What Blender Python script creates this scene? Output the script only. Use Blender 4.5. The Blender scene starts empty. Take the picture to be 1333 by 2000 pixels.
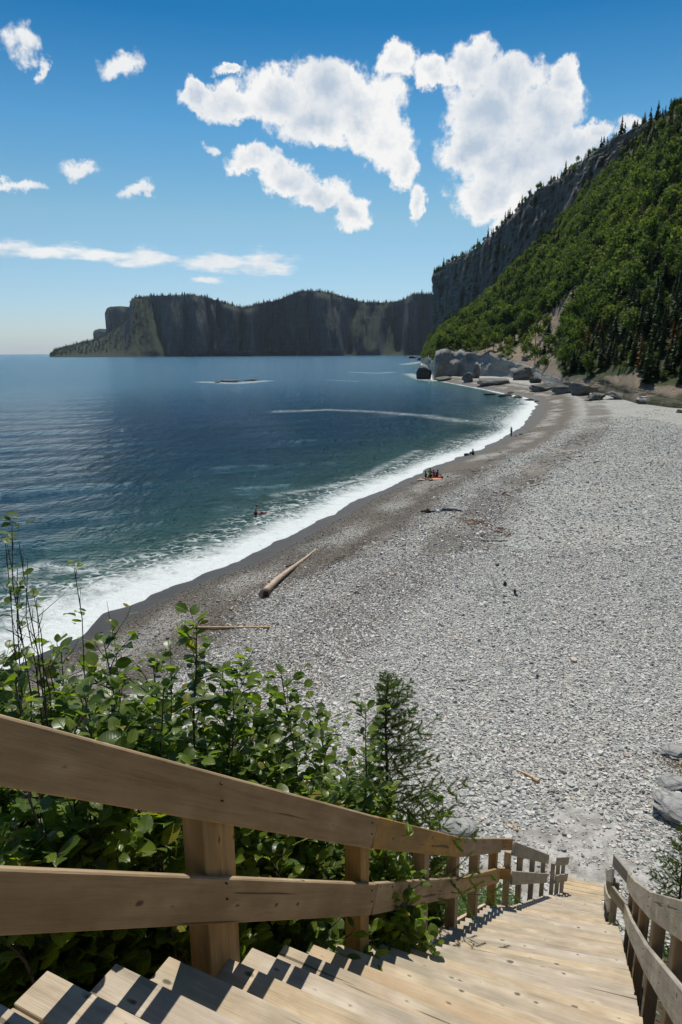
import bpy, bmesh, math, random
import numpy as np
from mathutils import Vector, Matrix, Euler, noise as mnoise

C = bpy.context.scene
COL = C.collection
rad = math.radians

# ------------------------------------------------------------------ camera
CAM_H = 15.6
FPX = 1333.0
PITCH = math.atan(312.0 / FPX)
ROLL = math.atan(0.0055)
Fw = Vector((0, math.cos(PITCH), -math.sin(PITCH)))
Up0 = Vector((0, math.sin(PITCH), math.cos(PITCH)))
Rt = (Vector((1, 0, 0)) * math.cos(ROLL) - Up0 * math.sin(ROLL)).normalized()
Up = (Up0 * math.cos(ROLL) + Vector((1, 0, 0)) * math.sin(ROLL)).normalized()
cam_d = bpy.data.cameras.new('camera')
cam = bpy.data.objects.new('camera', cam_d)
COL.objects.link(cam)
m = Matrix((Rt, Up, -Fw)).transposed().to_4x4()
m.translation = Vector((0, 0, CAM_H))
cam.matrix_world = m
cam_d.sensor_fit = 'AUTO'
cam_d.sensor_width = 36
cam_d.lens = 36 * FPX / 2000
cam_d.clip_start = 0.05
cam_d.clip_end = 80000
C.camera = cam

# ------------------------------------------------------------------ light
SUN_AZ, SUN_EL = 3.0, 58.0
sd_ = bpy.data.lights.new('sun', 'SUN')
sun = bpy.data.objects.new('sun', sd_)
COL.objects.link(sun)
sd_.energy = 4.6
sd_.angle = rad(0.53)
sd_.color = (1.0, 0.95, 0.88)
SUNV = Vector((math.sin(rad(SUN_AZ)) * math.cos(rad(SUN_EL)), math.cos(rad(SUN_AZ)) * math.cos(rad(SUN_EL)), math.sin(rad(SUN_EL))))
sun.rotation_euler = SUNV.to_track_quat('Z', 'Y').to_euler()
C.view_settings.view_transform = 'Standard'
C.view_settings.look = 'None'
C.view_settings.gamma = 1
C.view_settings.use_curve_mapping = False
C.view_settings.exposure = 0.0
C.cycles.max_bounces = 8
C.cycles.transparent_max_bounces = 12
C.cycles.sample_clamp_indirect = 6
C.cycles.use_denoising = True


def ray(px, py):
    return Fw + Rt * ((px - 666.5) / FPX) + Up * ((1000 - py) / FPX)


def at_z(px, py, z):            # the point of the level z that is seen there
    d = ray(px, py)
    t = (z - CAM_H) / d.z
    return Vector((d.x * t, d.y * t, z))


def at_d(px, py, D):            # the point at horizontal distance D seen there
    d = ray(px, py)
    h = math.hypot(d.x, d.y)
    return Vector((d.x / h * D, d.y / h * D, CAM_H + d.z / h * D))


def azel(px, py):
    d = ray(px, py).normalized()
    return math.degrees(math.atan2(d.x, d.y)), math.degrees(math.asin(d.z))


# ------------------------------------------------------------------ node helper
class NT:
    def __init__(s, tree):
        s.t = tree; s.n = tree.nodes; s.l = tree.links

    def new(s, ty, ins=None, **kw):
        nd = s.n.new(ty)
        for k, v in kw.items():
            setattr(nd, k, v)
        if ins:
            for k, v in ins.items():
                sock = nd.inputs[k]
                if isinstance(v, bpy.types.NodeSocket):
                    s.l.new(v, sock)
                else:
                    sock.default_value = v
        return nd

    def math(s, op, a, b=0.0, c=None, clamp=False):
        ins = {0: a, 1: b}
        if c is not None: ins[2] = c
        return s.new('ShaderNodeMath', ins, operation=op, use_clamp=clamp).outputs[0]

    def ss(s, v, lo, hi, a=0.0, b=1.0):      # smooth step
        return s.new('ShaderNodeMapRange', {0: v, 1: lo, 2: hi, 3: a, 4: b}, interpolation_type='SMOOTHSTEP').outputs[0]

    def mix(s, f, a, b, mode='MIX'):
        nd = s.new('ShaderNodeMix', None, data_type='RGBA', blend_type=mode)
        for i, v in ((0, f), (6, a), (7, b)):
            if isinstance(v, bpy.types.NodeSocket): s.l.new(v, nd.inputs[i])
            else: nd.inputs[i].default_value = v if i == 0 else (tuple(v) + (1,) if len(v) == 3 else v)
        return nd.outputs[2]

    def noise(s, vec, scale, detail=3, rough=.55, dist=0.0, out=0):
        ins = {'Scale': scale, 'Detail': detail, 'Roughness': rough, 'Distortion': dist}
        if vec is not None: ins['Vector'] = vec
        return s.new('ShaderNodeTexNoise', ins).outputs[out]

    def ramp(s, f, stops):
        nd = s.new('ShaderNodeValToRGB', {0: f})
        cr = nd.color_ramp
        while len(cr.elements) < len(stops): cr.elements.new(.5)
        for e, (p, c) in zip(cr.elements, stops):
            e.position = p; e.color = tuple(c) + (1,) if len(c) == 3 else c
        return nd.outputs[0]

    def mapping(s, vec, scale=(1, 1, 1), rot=(0, 0, 0), loc=(0, 0, 0)):
        return s.new('ShaderNodeMapping', {'Vector': vec, 'Scale': scale, 'Rotation': rot, 'Location': loc}).outputs[0]

    def attr(s, name):
        return s.new('ShaderNodeAttribute', None, attribute_name=name).outputs['Fac']


def material(name):
    mt = bpy.data.materials.new(name)
    mt.use_nodes = True
    mt.node_tree.nodes.clear()
    nt = NT(mt.node_tree)
    nt.mat = mt
    return nt


def finish(nt, color, rough=.8, normal=None, spec=.5, extra=None, surf=None):
    if surf is None:
        ins = {'Base Color': color if isinstance(color, bpy.types.NodeSocket) else tuple(color) + (1,), 'Roughness': rough, 'Specular IOR Level': spec}
        if normal is not None: ins['Normal'] = normal
        if extra: ins.update(extra)
        surf = nt.new('ShaderNodeBsdfPrincipled', ins).outputs[0]
    nt.new('ShaderNodeOutputMaterial', {0: surf})
    return nt.mat


# ------------------------------------------------------------------ world: sky with clouds
def build_world():
    w = bpy.data.worlds.new('World')
    C.world = w
    w.use_nodes = True
    w.node_tree.nodes.clear()
    nt = NT(w.node_tree)
    sky = nt.new('ShaderNodeTexSky', None, sky_type='NISHITA', sun_disc=False, sun_elevation=rad(SUN_EL),
                 sun_rotation=rad(SUN_AZ), altitude=0, air_density=1.0, dust_density=0.25, ozone_density=1.4).outputs[0]
    co = nt.new('ShaderNodeTexCoord').outputs['Generated']
    sep = nt.new('ShaderNodeSeparateXYZ', {0: co})
    az = nt.math('MULTIPLY', nt.math('ARCTAN2', sep.outputs[0], sep.outputs[1]), 57.29578)
    el = nt.math('MULTIPLY', nt.math('ARCSINE', sep.outputs[2]), 57.29578)
    P = nt.new('ShaderNodeCombineXYZ', {0: az, 1: el, 2: 0.0}).outputs[0]
    # ragged cloud outlines: warp of the direction
    wn = nt.new('ShaderNodeTexNoise', {'Vector': P, 'Scale': .35, 'Detail': 5.0, 'Roughness': .62}, noise_dimensions='2D').outputs['Color']
    wv = nt.new('ShaderNodeVectorMath', {0: wn, 1: (.5, .5, .5)}, operation='SUBTRACT').outputs[0]
    wv = nt.new('ShaderNodeVectorMath', {0: wv, 1: (2.8, 2.8, 0)}, operation='MULTIPLY').outputs[0]
    P2 = P2w = nt.new('ShaderNodeVectorMath', {0: P, 1: wv}, operation='ADD').outputs[0]
    P3 = nt.new('ShaderNodeVectorMath', {0: P, 1: nt.new('ShaderNodeVectorMath', {0: wv, 1: (.5, .25, 0)}, operation='MULTIPLY').outputs[0]}, operation='ADD').outputs[0]
    blobs = [(380, 185, 38, 34), (450, 200, 78, 48), (540, 190, 90, 66), (640, 165, 95, 68), (700, 210, 100, 86), (775, 115, 48, 45), (620, 240, 105, 58),
             (750, 280, 62, 62), (790, 330, 36, 50), (818, 400, 24, 42), (450, 135, 40, 20), (500, 315, 56, 34), (560, 345, 62, 34), (625, 375, 62, 38),
             (685, 412, 45, 36), (715, 250, 70, 60), (840, 140, 44, 38), (920, 130, 62, 58), (1000, 150, 72, 60), (1100, 165, 42, 62), (960, 220, 110, 80), (1070, 230, 78, 74),
             (925, 285, 84, 58), (1000, 320, 120, 82), (1110, 290, 82, 50), (960, 385, 84, 64), (1050, 375, 80, 60), (1155, 265, 38, 34), (985, 440, 46, 40)]
    thin = [(40, 85, 36, 42), (80, 140, 14, 28), (240, 128, 60, 34), (150, 338, 44, 26), (270, 368, 48, 14), (25, 355, 56, 18), (413, 298, 20, 14), (1225, 250, 55, 25)]

    streak = [(0, 480, 110, 17), (95, 490, 130, 19), (200, 497, 110, 14), (300, 502, 110, 22), (420, 513, 110, 24), (520, 516, 75, 32), (410, 548, 40, 10)]

    def field(lst, P2=None):
        P2 = P2 or P2w
        cur = None
        for b in lst:
            if isinstance(b[0], tuple):
                (a, e), rx, ry = b
            else:
                a, e = azel(b[0], b[1])
                # angular radii from the tangent plane
                a2, _ = azel(b[0] + b[2], b[1]); _, e2 = azel(b[0], b[1] - b[3])
                rx, ry = abs(a2 - a), abs(e2 - e)
            q = nt.new('ShaderNodeVectorMath', {0: P2, 1: (1 / rx, 1 / ry, 0), 2: (-a / rx, -e / ry, 0)}, operation='MULTIPLY_ADD').outputs[0]
            ln = nt.new('ShaderNodeVectorMath', {0: q}, operation='LENGTH').outputs['Value']
            cur = ln if cur is None else nt.math('SMOOTH_MIN', cur, ln, .25)
        return nt.math('SUBTRACT', 1.0, cur)
    rnd = random.Random(5)
    away = [((rnd.uniform(50, 310) if True else 0, rnd.uniform(8, 45)), rnd.uniform(4, 11), rnd.uniform(2, 6)) for _ in range(10)]
    away = [((a if a < 180 else a - 360, e), rx, ry) for (a, e), rx, ry in away]
    Fb = field(blobs + away)
    Ft = field(thin)
    Fs = field(streak, P3)
    n3 = nt.new('ShaderNodeTexNoise', {'Vector': nt.mapping(P, (.35, 1.4, 1)), 'Scale': .8, 'Detail': 7.0, 'Roughness': .6}, noise_dimensions='2D').outputs[0]
    n1 = nt.new('ShaderNodeTexNoise', {'Vector': P, 'Scale': .55, 'Detail': 9.0, 'Roughness': .62}, noise_dimensions='2D').outputs[0]
    # cauliflower billows
    vo = nt.new('ShaderNodeTexVoronoi', {'Vector': P2, 'Scale': .42, 'Detail': 3.0, 'Roughness': .6}, voronoi_dimensions='2D', feature='F1', distance='EUCLIDEAN', normalize=True).outputs['Distance']
    db = nt.math('ADD', Fb, nt.math('MULTIPLY', nt.math('SUBTRACT', n1, .5), .9))
    db = nt.math('SUBTRACT', db, nt.math('MULTIPLY', vo, .35))
    dt = nt.math('ADD', nt.math('MULTIPLY', Ft, .8), nt.math('MULTIPLY', nt.math('SUBTRACT', n1, .52), 1.25))
    ds = nt.math('ADD', Fs, nt.math('MULTIPLY', nt.math('SUBTRACT', n3, .52), 1.9))
    as_ = nt.math('MULTIPLY', nt.ss(ds, .0, .75), .93)
    ab = nt.ss(db, -.12, .24)
    at = nt.ss(dt, -.02, .5)
    al = nt.math('MAXIMUM', nt.math('MAXIMUM', ab, as_), nt.math('MULTIPLY', at, .92))
    # light on the cloud: thick inner parts bluish grey, rims and billow tops white
    n2 = nt.new('ShaderNodeTexNoise', {'Vector': P2, 'Scale': .115, 'Detail': 7.0, 'Roughness': .5}, noise_dimensions='2D').outputs[0]
    pu = nt.new('ShaderNodeVectorMath', {0: P2, 1: (-.25, .9, 0)}, operation='ADD').outputs[0]
    vo2 = nt.new('ShaderNodeTexVoronoi', {'Vector': pu, 'Scale': .42, 'Detail': 3.0, 'Roughness': .6}, voronoi_dimensions='2D', feature='F1', distance='EUCLIDEAN', normalize=True).outputs['Distance']
    rel = nt.math('MULTIPLY', nt.math('SUBTRACT', vo2, vo), .5)
    th = nt.math('ADD', nt.math('MULTIPLY', nt.ss(db, .05, 1.1), 1.5), nt.math('MULTIPLY', nt.math('SUBTRACT', n2, .5), 2.6))
    th = nt.math('SUBTRACT', th, nt.math('MULTIPLY', rel, 2.2))
    shade = nt.new('ShaderNodeMapRange', {0: th, 1: -.1, 2: 1.6, 3: 0.0, 4: 1.0}).outputs[0]
    CL = 8.4
    ccol = nt.mix(shade, (CL, CL * 1.0, CL * .99), (CL * .52, CL * .62, CL * .75))
    # match of the air's colour (clear Atlantic sky)
    sky1 = nt.new('ShaderNodeHueSaturation', {'Hue': .5, 'Saturation': 1.12, 'Value': 1.0, 'Fac': 1.0, 'Color': sky}).outputs[0]
    air = nt.ramp(nt.math('DIVIDE', nt.math('MAXIMUM', el, 0.0), 60.0, clamp=True), [(0, (.62, .70, .96)), (.17, (.66, .83, .80)), (.27, (.36, .74, .83)), (.38, (.05, .47, .67)), (1, (.05, .42, .66))])
    sky2 = nt.mix(1.0, sky1, air, 'MULTIPLY')
    tot = nt.mix(al, sky2, ccol)
    bg = nt.new('ShaderNodeBackground', {0: tot, 1: .11}).outputs[0]
    nt.new('ShaderNodeOutputWorld', {0: bg})
    w.cycles.sampling_method = 'MANUAL'
    w.cycles.sample_map_resolution = 512


build_world()


# ------------------------------------------------------------------ object helpers
def link(name, me, mat=None, parent=None):
    o = bpy.data.objects.new(name, me)
    COL.objects.link(o)
    if mat is not None and me is not None and not me.materials:
        me.materials.append(mat)
    if parent is not None:
        o.parent = parent
    return o


def tag(o, label=None, cat=None, group=None, kind=None):
    if label: o['label'] = label
    if cat: o['category'] = cat
    if group: o['group'] = group
    if kind: o['kind'] = kind
    return o


def empty(name, loc=(0, 0, 0), rz=0.0, label=None, cat=None, group=None):
    o = bpy.data.objects.new(name, None)
    COL.objects.link(o)
    o.location = loc
    o.rotation_euler = (0, 0, rz)
    o.empty_display_size = .2
    return tag(o, label, cat, group)


def mesh_np(name, verts, faces, smooth=True):
    """verts (N,3) array, faces (M,k) array of one size or a list"""
    me = bpy.data.meshes.new(name)
    if isinstance(faces, np.ndarray):
        nv, nf, k = len(verts), len(faces), faces.shape[1]
        me.vertices.add(nv)
        me.vertices.foreach_set('co', np.asarray(verts, dtype=np.float32).ravel())
        me.loops.add(nf * k)
        me.loops.foreach_set('vertex_index', faces.astype(np.int32).ravel())
        me.polygons.add(nf)
        me.polygons.foreach_set('loop_start', np.arange(0, nf * k, k, dtype=np.int32))
        if smooth: me.polygons.foreach_set('use_smooth', np.ones(nf, dtype=bool))
        me.update(calc_edges=True)
    else:
        me.from_pydata([tuple(v) for v in verts], [], faces)
        if smooth:
            for p in me.polygons: p.use_smooth = True
    return me


def grid_faces(nu, nv):
    i = np.arange(nu - 1)[:, None] * nv + np.arange(nv - 1)[None, :]
    i = i.ravel()
    return np.stack([i, i + nv, i + nv + 1, i + 1], 1)


def set_attr(me, name, arr):
    a = me.attributes.new(name, 'FLOAT', 'POINT')
    a.data.foreach_set('value', np.asarray(arr, dtype=np.float32).ravel())


# value noise on arrays (several octaves)
_rs = np.random.RandomState(7)
_tab = _rs.rand(256, 256)


def vnoise(x, y):
    xi = np.floor(x).astype(int); yi = np.floor(y).astype(int)
    fx = x - xi; fy = y - yi
    fx = fx * fx * (3 - 2 * fx); fy = fy * fy * (3 - 2 * fy)
    a = _tab[xi % 256, yi % 256]; b = _tab[(xi + 1) % 256, yi % 256]
    c = _tab[xi % 256, (yi + 1) % 256]; d = _tab[(xi + 1) % 256, (yi + 1) % 256]
    return (a * (1 - fx) + b * fx) * (1 - fy) + (c * (1 - fx) + d * fx) * fy


def fbm(x, y, o=5, g=.5):
    s = 0; a = 1; t = 0
    for k in range(o):
        s = s + a * vnoise(x * 2 ** k + 17.3 * k, y * 2 ** k + 9.1 * k); t += a; a *= g
    return s / t


# ------------------------------------------------------------------ the stair axis: s runs down the flight, o to its right
HEAD = rad(23.5)
DS = np.array([math.sin(HEAD), math.cos(HEAD)])
DO = np.array([math.cos(HEAD), -math.sin(HEAD)])
SZ = [(-6, -1.0), (-.05, -1.02), (1.2, -1.97), (2.1, -2.69), (3.37, -3.72), (4.83, -4.90), (6.2, -5.98), (8.5, -7.66), (13.38, -11.58), (14.4, -12.40), (15.28, -13.02), (17.2, -14.2)]
SZx = np.array([a for a, b in SZ]); SZy = np.array([b for a, b in SZ])


def stair_z(s):
    return CAM_H + np.interp(s, SZx, SZy)


def W(s, o, z):
    return Vector((s * DS[0] + o * DO[0], s * DS[1] + o * DO[1], z))


def SO(x, y):
    return x * DS[0] + y * DS[1], x * DO[0] + y * DO[1]


# ------------------------------------------------------------------ shoreline
SHORE = [(-900, -260), (-200, -60), (-60, -6), (-34, 12), (-24, 22), (-18.5, 29), (-15.1, 36.3)]
for p in [(215, 1200), (300, 1160), (395, 1122), (470, 1098), (560, 1052), (640, 1010), (700, 976), (765, 948), (850, 910), (935, 880), (1000, 848), (1030, 822), (1050, 790), (1040, 779), (990, 769), (930, 757), (870, 746), (845, 742)]:
    q = at_z(p[0], p[1], 0.0); SHORE.append((q.x, q.y))
SHORE += [(62, 470), (95, 640), (100, 850), (135, 1150), (300, 1600), (900, 2200)]
SH = np.array(SHORE)


def shore_dist(x, y):
    """signed distance to the shoreline, positive on land (right of the line)"""
    x = np.asarray(x, float); y = np.asarray(y, float)
    best = np.full(x.shape, 1e18); side = np.ones(x.shape)
    for i in range(len(SH) - 1):
        a = SH[i]; b = SH[i + 1]; d = b - a
        t = np.clip(((x - a[0]) * d[0] + (y - a[1]) * d[1]) / (d @ d), 0, 1)
        qx = x - (a[0] + t * d[0]); qy = y - (a[1] + t * d[1])
        dd = qx * qx + qy * qy
        cr = d[0] * qy - d[1] * qx
        m_ = dd < best - 1e-9
        best = np.where(m_, dd, best); side = np.where(m_, np.where(cr < 0, 1.0, -1.0), side)
    return np.sqrt(best) * side


def ground_z(x, y, D=None):
    x = np.asarray(x, float); y = np.asarray(y, float)
    if D is None: D = shore_dist(x, y)
    Dw = D + (fbm(x * .25, y * .25, 3) - .5) * 1.6
    z = np.where(Dw < 0, Dw * .12, 2.5 * (1 - np.exp(-Dw / 11.0)))
    z = z + np.where(D > 3, (fbm(x * .35, y * .35, 4) - .5) * .16 + (fbm(x * .06, y * .06, 2) - .5) * .5 * np.clip((D - 3) / 12, 0, 1), 0)
    z = z + np.where(D > 6, .22 * np.exp(-((D - 11.5 - (fbm(x * .05, y * .05, 2) - .5) * 4) / 1.6) ** 2) - .12 * np.exp(-((D - 15 - (fbm(x * .05, y * .05, 2) - .5) * 4) / 1.5) ** 2), 0)
    s, o = SO(x, y)
    blf = CAM_H + np.interp(s + (fbm(x * .3, y * .3, 3) - .5) * 1.0, SZx, SZy) - .55
    blf = np.where(s < -1.5, np.minimum(blf, CAM_H - 1.0 + (-1.5 - s) * .08), blf)
    # bluff a little lower under the stair, rougher away from it
    blf = blf + (fbm(x * .6, y * .6, 4) - .5) * .5 * np.clip(np.abs(o + .45) / 2 - .4, 0, 1)
    blf = np.where(s > 15.0, blf - (s - 15.0) * 1.2, blf)
    k = .25
    h = np.clip(.5 + .5 * (blf - z) / k, 0, 1)
    z = z * (1 - h) + blf * h + k * h * (1 - h) * .5
    return z


def gz(x, y):
    return float(ground_z(np.array([x]), np.array([y]))[0])


def on_ground(px, py, dz=0.0):
    """where the sight line at that place meets the ground"""
    d = ray(px, py)
    z = 2.5
    for _ in range(12):
        p = at_z(px, py, z)
        z = .5 * z + .5 * gz(p.x, p.y)
    p.z = gz(p.x, p.y) + dz
    return p


# ------------------------------------------------------------------ materials
def obj_coord(nt): return nt.new('ShaderNodeTexCoord').outputs['Object']
def pos(nt): return nt.new('ShaderNodeNewGeometry').outputs['Position']


def mat_ground():
    nt = material('shingle_beach')
    P = pos(nt)
    D = nt.attr('shore'); blf = nt.attr('bluff'); sand = nt.attr('sand')
    n = nt.noise(P, .35, 5); n2 = nt.noise(P, .09, 4); nf = nt.noise(P, 3.0, 4, .7)
    Dn = nt.math('ADD', D, nt.math('MULTIPLY', nt.math('SUBTRACT', n, .5), 5.0))
    vo = nt.new('ShaderNodeTexVoronoi', {'Vector': nt.mapping(P, (5.5, 8.5, 8)), 'Scale': 1.0, 'Randomness': 1.0})
    vc = nt.new('ShaderNodeSeparateColor', {0: vo.outputs['Color']}).outputs[0]
    vo3 = nt.new('ShaderNodeTexVoronoi', {'Vector': nt.mapping(P, (14, 20, 16)), 'Scale': 1.0})
    vc3 = nt.new('ShaderNodeSeparateColor', {0: vo3.outputs['Color']}).outputs[0]
    # coarse pale shingle: bright stones with dark gaps
    stone = nt.ramp(vc, [(0, (.09, .092, .09)), (.3, (.26, .26, .24)), (.65, (.46, .455, .42)), (1, (.68, .67, .63))])
    st3 = nt.ramp(vc3, [(0, (.1, .1, .097)), (.5, (.34, .335, .31)), (1, (.58, .57, .53))])
    stone = nt.mix(.45, stone, st3)
    fine = nt.ramp(nt.math('ADD', nt.math('MULTIPLY', vc3, .75), nt.math('MULTIPLY', nf, .3)), [(0, (.03, .025, .019)), (.5, (.07, .057, .042)), (.8, (.15, .125, .095)), (1, (.28, .24, .19))])
    # brown fine gravel close to the water and in a swathe along the old tide line
    band1 = nt.ss(Dn, 8.5, 13, 1.0, 0.0)
    pale = nt.math('MULTIPLY', nt.ss(Dn, 3.2, 5.0), nt.math('MULTIPLY', nt.ss(Dn, 6.0, 8.0, 1, 0), nt.ss(n2, .42, .58)))
    sw = nt.math('ABSOLUTE', nt.math('SUBTRACT', Dn, 15.5))
    swath = nt.math('MULTIPLY', nt.ss(sw, 1.6, 3.4, 1, 0), nt.ss(n2, .3, .5))
    f = nt.math('MAXIMUM', nt.math('SUBTRACT', band1, nt.math('MULTIPLY', pale, .65)), nt.math('MULTIPLY', swath, .8), clamp=True)
    col = nt.mix(f, stone, fine)
    tint = nt.ramp(nt.noise(P, .16, 3), [(.3, (.9, .93, .9)), (.7, (1.08, 1.04, .96))])
    col = nt.mix(1.0, col, tint, 'MULTIPLY')
    # rusty seaweed and chips scattered in wandering lines
    deb = nt.math('MULTIPLY', nt.ss(nt.noise(P, .22, 3), .56, .66), nt.ss(nt.noise(P, 2.2, 4, .7), .58, .68))
    col = nt.mix(nt.math('MULTIPLY', deb, .55), col, (.19, .095, .05))
    sandc = nt.mix(nt.ss(nt.noise(P, 2.0, 6, .7), .35, .65), (.24, .225, .195), (.46, .44, .395))
    col = nt.mix(sand, col, sandc)
    wet = nt.ss(nt.math('ADD', D, nt.math('MULTIPLY', nt.math('SUBTRACT', nt.noise(P, .8, 3), .5), 1.6)), 1.6, 3.6, 1, 0)
    col = nt.mix(nt.math('MULTIPLY', wet, .88), col, (.018, .017, .015))
    soil = nt.mix(nt.noise(P, 6.0, 5, .7), (.035, .025, .015), (.1, .075, .045))
    col = nt.mix(blf, col, soil)
    h = nt.math('ADD', nt.math('MULTIPLY', vo.outputs['Distance'], -.6), nt.math('MULTIPLY', vo3.outputs['Distance'], -.3))
    h = nt.math('ADD', h, nt.math('MULTIPLY', vc, .8))
    bf = nt.math('SUBTRACT', 1.0, nt.math('MULTIPLY', nt.math('MAXIMUM', f, sand), .75))
    bmp = nt.new('ShaderNodeBump', {'Strength': nt.math('MULTIPLY', bf, .9), 'Distance': .09, 'Height': h}).outputs[0]
    rgh = nt.math('SUBTRACT', .85, nt.math('MULTIPLY', wet, .22))
    return finish(nt, col, rgh, bmp, .4)


def mat_stone(name='slate_pebble', dark=1.0):
    nt = material(name)
    r = nt.new('ShaderNodeObjectInfo').outputs['Random']
    P = pos(nt)
    col = nt.ramp(r, [(0, (.2, .198, .185)), (.22, (.32, .315, .29)), (.5, (.47, .465, .42)), (.88, (.64, .63, .58)), (.94, (.5, .38, .29)), (1, (.7, .69, .64))])
    if name == 'brown_pebble':
        col = nt.ramp(r, [(0, (.04, .034, .026)), (.5, (.11, .093, .07)), (.9, (.22, .19, .155)), (1, (.40, .37, .32))])
    n = nt.noise(P, 18, 3)
    col = nt.mix(.5, col, nt.ramp(n, [(.3, (.75, .75, .75)), (.7, (1.15, 1.15, 1.12))]), 'MULTIPLY')
    return finish(nt, col, .75, None, .4)


def mat_rock(name, c1, c2, c3, scale=1.0, strata=(1, 1, 4), green=0.0):
    nt = material(name)
    P = nt.new('ShaderNodeTexCoord').outputs['Object']
    g = nt.new('ShaderNodeNewGeometry')
    n = nt.noise(nt.mapping(P, strata), .5 * scale, 8, .65, .4)
    n2 = nt.noise(P, 2.6 * scale, 6, .7)
    col = nt.ramp(n, [(.28, c1), (.5, c2), (.75, c3)])
    col = nt.mix(.55, col, nt.ramp(n2, [(.3, (.55, .55, .55)), (.7, (1.3, 1.3, 1.3))]), 'MULTIPLY')
    wv = nt.new('ShaderNodeTexVoronoi', {'Vector': nt.mapping(P, strata), 'Scale': .9 * scale}, feature='DISTANCE_TO_EDGE').outputs[0]
    crack = nt.ss(wv, .0, .06, 1, 0)
    col = nt.mix(nt.math('MULTIPLY', crack, .45), col, (.03, .03, .028))
    if green > 0:
        nz = nt.new('ShaderNodeSeparateXYZ', {0: g.outputs['Normal']}).outputs[2]
        gm = nt.math('MULTIPLY', nt.ss(nt.math('ADD', nz, nt.math('MULTIPLY', nt.math('SUBTRACT', n2, .5), .6)), .55, .8), green)
        col = nt.mix(gm, col, (.05, .07, .02))
    h = nt.math('ADD', n, nt.math('MULTIPLY', n2, .4))
    b = nt.new('ShaderNodeBump', {'Strength': .8, 'Distance': .35 / scale, 'Height': h}).outputs[0]
    return finish(nt, col, .85, b, .3)


def mat_wood(name, base, light, dark, knots=.7, tone=.35, orange=.0):
    nt = material(name)
    P = nt.new('ShaderNodeTexCoord').outputs['Object']
    oi = nt.new('ShaderNodeObjectInfo')
    r = oi.outputs['Random']
    off = nt.new('ShaderNodeCombineXYZ', {0: nt.math('MULTIPLY', r, 37.0), 1: nt.math('MULTIPLY', r, 11.0), 2: nt.math('MULTIPLY', r, 5.0)}).outputs[0]
    Q = nt.new('ShaderNodeVectorMath', {0: P, 1: off}, operation='ADD').outputs[0]
    # knots bend the grain
    qs = nt.new('ShaderNodeSeparateXYZ', {0: Q})
    q2 = nt.new('ShaderNodeCombineXYZ', {0: nt.math('MULTIPLY', qs.outputs[0], 4.2), 1: nt.math('MULTIPLY', nt.math('ADD', qs.outputs[1], qs.outputs[2]), 9.0), 2: 0.0}).outputs[0]
    kv = nt.new('ShaderNodeTexVoronoi', {'Vector': q2, 'Scale': 1.0, 'Randomness': 1.0}, feature='F1', voronoi_dimensions='2D')
    kd = kv.outputs['Distance']
    kr = nt.new('ShaderNodeSeparateColor', {0: kv.outputs['Color']}).outputs[1]
    has = nt.math('GREATER_THAN', kr, 1 - knots * .36)
    swirl = nt.math('MULTIPLY', nt.ss(kd, .0, .55, 1, 0), has)
    g1 = nt.noise(nt.mapping(Q, (1.1, 13, 13)), 1.0, 5, .6, .35)
    ring = nt.math('ADD', g1, nt.math('MULTIPLY', swirl, .35))
    w1 = nt.noise(nt.mapping(Q, (2.2, 42, 42)), 1.0, 3, .6)
    fine = nt.noise(nt.mapping(Q, (5, 150, 150)), 1.0, 3, .65)
    blot = nt.noise(Q, 5.0, 5, .65)
    lum = nt.math('ADD', nt.math('MULTIPLY', ring, .34), nt.math('MULTIPLY', w1, .22))
    lum = nt.math('ADD', lum, nt.math('MULTIPLY', fine, .18))
    lum = nt.math('ADD', lum, nt.math('MULTIPLY', blot, .26))
    col = nt.ramp(lum, [(.33, dark), (.5, base), (.68, light)])
    # weather: grey, greenish and orange areas from board to board
    bt = nt.math('MULTIPLY', nt.math('SUBTRACT', r, .5), tone * 2)
    col = nt.new('ShaderNodeHueSaturation', {'Hue': .5, 'Saturation': nt.math('ADD', 1.0, bt), 'Value': nt.math('ADD', 1.0, nt.math('MULTIPLY', bt, .5)), 'Fac': 1.0, 'Color': col}).outputs[0]
    st = nt.noise(nt.mapping(Q, (1.0, 3.0, 3.0)), 1.3, 4, .6)
    col = nt.mix(nt.ss(st, .47, .68, 0, .6), col, tuple(c * .55 for c in (base[0] * .95, base[1] * 1.05, base[2])))
    if orange > 0:
        om = nt.math('MULTIPLY', nt.math('GREATER_THAN', nt.math('FRACT', nt.math('MULTIPLY', r, 7.31)), .93), orange)
        col = nt.mix(om, col, (.46, .30, .14))
    kn = nt.math('MULTIPLY', nt.ss(nt.math('ADD', kd, nt.math('MULTIPLY', nt.math('SUBTRACT', blot, .5), .5)), .0, .10, 1, 0), has)
    col = nt.mix(nt.math('MULTIPLY', kn, .85), col, tuple(c * .22 for c in dark))
    crk = nt.ss(nt.noise(nt.mapping(Q, (.7, 24, 24)), 1.0, 2, .5), .69, .72)
    col = nt.mix(nt.math('MULTIPLY', crk, .75), col, tuple(c * .15 for c in dark))
    h = nt.math('SUBTRACT', nt.math('ADD', nt.math('MULTIPLY', fine, .6), nt.math('MULTIPLY', lum, .5)), nt.math('MULTIPLY', nt.math('MAXIMUM', crk, kn), .8))
    b = nt.new('ShaderNodeBump', {'Strength': .55, 'Distance': .006, 'Height': h}).outputs[0]
    return finish(nt, col, .72, b, .35)


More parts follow.
